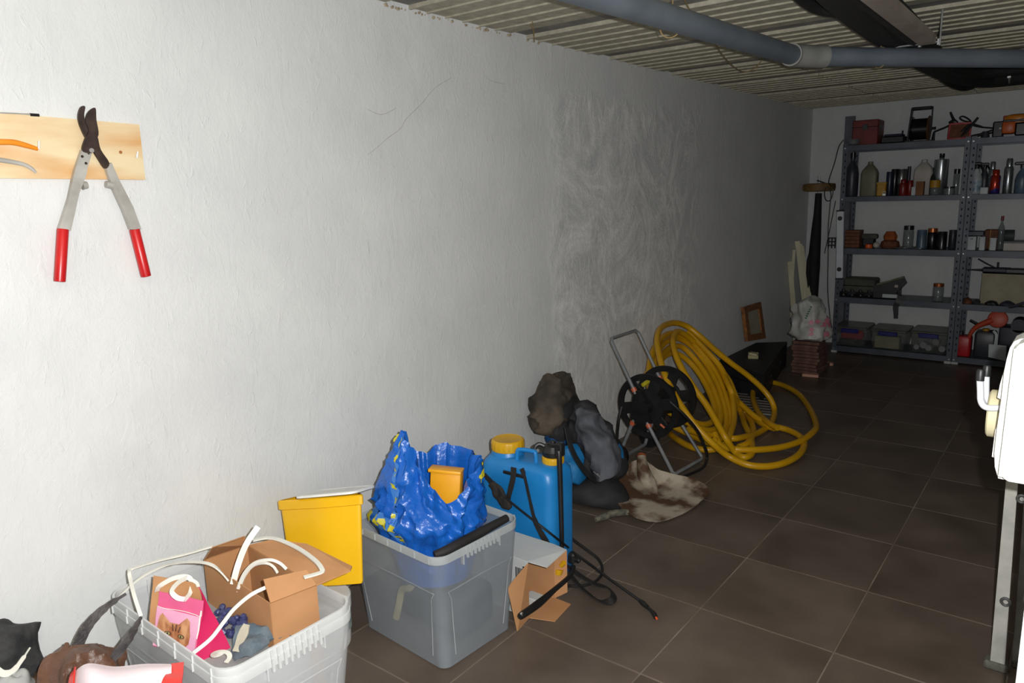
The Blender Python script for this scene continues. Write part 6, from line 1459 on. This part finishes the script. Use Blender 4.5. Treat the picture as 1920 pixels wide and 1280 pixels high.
for p, r_ in (((1.972,1.74,1.062), .0078), ((1.976,1.82,1.055), .0076)):
    p = Vector(p); MB().tube([p + Vector((0, 0, -.002)), p + Vector((0, 0, .018)), p + Vector((0, 0, .022))], [r_, r_, r_ * .7], 14).build('rubber_tip', blackp, t)
MB().box((2.068, 1.79, 1.0), (.05, .11, .05), .004).build('base_plate', hm, t)
t = thing('tape_roll', 'cream roll of masking tape hanging on the white double hook', 'tape', (2.0, 1.79, .95))
c = Vector((2.007,1.8,0.9792)); k = MB(); seg = 36
def tr(r_, x_): return [Vector((x_, c.y + r_ * math.cos(2 * PI * j / seg), c.z + r_ * math.sin(2 * PI * j / seg))) for j in range(seg)]
x0_ = 1.9877
k.grid([tr(.032, x0_ + .002), tr(.046, x0_), tr(.050, x0_ + .003), tr(.050, x0_ + .045), tr(.046, x0_ + .048), tr(.032, x0_ + .046), tr(.032, x0_ + .002)], closed=True)
k.build('tape', mat('masking_tape', srgb(206, 196, 158), srgb(214, 204, 168), rough=.6), t)
# step ladder leg
alu = mat('worn_aluminium', srgb(158, 158, 152), srgb(184, 182, 174), rough=.55, metal=.15, scale=14, bump=.1)
t = thing('step_ladder', 'worn aluminium step ladder leg with a rubber foot behind the pier at the right', 'ladder', (2.04, 2.49, 0))
f0, f1 = [Vector(p) for p in ((2.009,2.481,0.02), (2.046,2.481,0.02))]
u0, u1 = Vector((1.998,2.5,0.6298)), Vector((2.026,2.5,0.6358)); 
d0 = u0 - f0; d1 = u1 - f1
MB().prism([f0, f1, f1 + d1 * 1.5, f0 + d0 * 1.5], (0, 1, 0), .028).build('stile', alu, t, smooth=False)
alu2 = mat('grey_aluminium', srgb(120, 120, 118), srgb(146, 144, 140), rough=.6, metal=.15, scale=14)
g = Vector((.016, .05, 0))
MB().prism([f1 + g, f1 + g + Vector((.07, 0, 0)), f1 + d1 * 1.5 + g + Vector((.07, 0, 0)), f1 + d1 * 1.5 + g], (0, 1, 0), .03).build('rear_stile', alu2, t, smooth=False)
mb = MB(); q = (f0 + f1) / 2; mb.box((q.x - .004, q.y, .014), (.062, .045, .028), .006); mb.build('rubber_foot', mat('foot_rubber', srgb(70, 70, 62), srgb(96, 94, 84), rough=.85, scale=40), t)
mb = MB(); mb.box((f1.x + .055, f1.y + .05, .012), (.08, .04, .024), .005); mb.build('rubber_foot', MATS['foot_rubber'], t)
for px_ in ((2.032,2.437,0.2463), (2.043,2.437,0.5712)):
    p = Vector(px_); mb = MB()
    mb.tube([p + Vector((.011 * math.cos(a), 0, .011 * math.sin(a))) for a in [R(q_) for q_ in range(0, 360, 30)]], .004, 8, closed=True); mb.build('rivet_ring', mat('rivet_dark', srgb(60, 62, 60), srgb(80, 80, 78), rough=.5), t)
    MB().tube([p + Vector((0, .003, 0)), p + Vector((0, -.003, 0))], .006, 10).build('rivet', alu, t)
for z_ in (.25, .55, .85):
    mb = MB(); mb.box((f1.x + .25, f1.y + .02, z_), (.45, .07, .02), .004); mb.build('step', alu2, t)
mb = MB(); mb.prism([Vector((2.50, f0.y - .01, .0)), Vector((2.55, f0.y - .01, .0)), Vector((2.53, f0.y - .01, .95)), Vector((2.48, f0.y - .01, .95))], (0, 1, 0), .028); mb.build('stile', alu2, t, smooth=False)
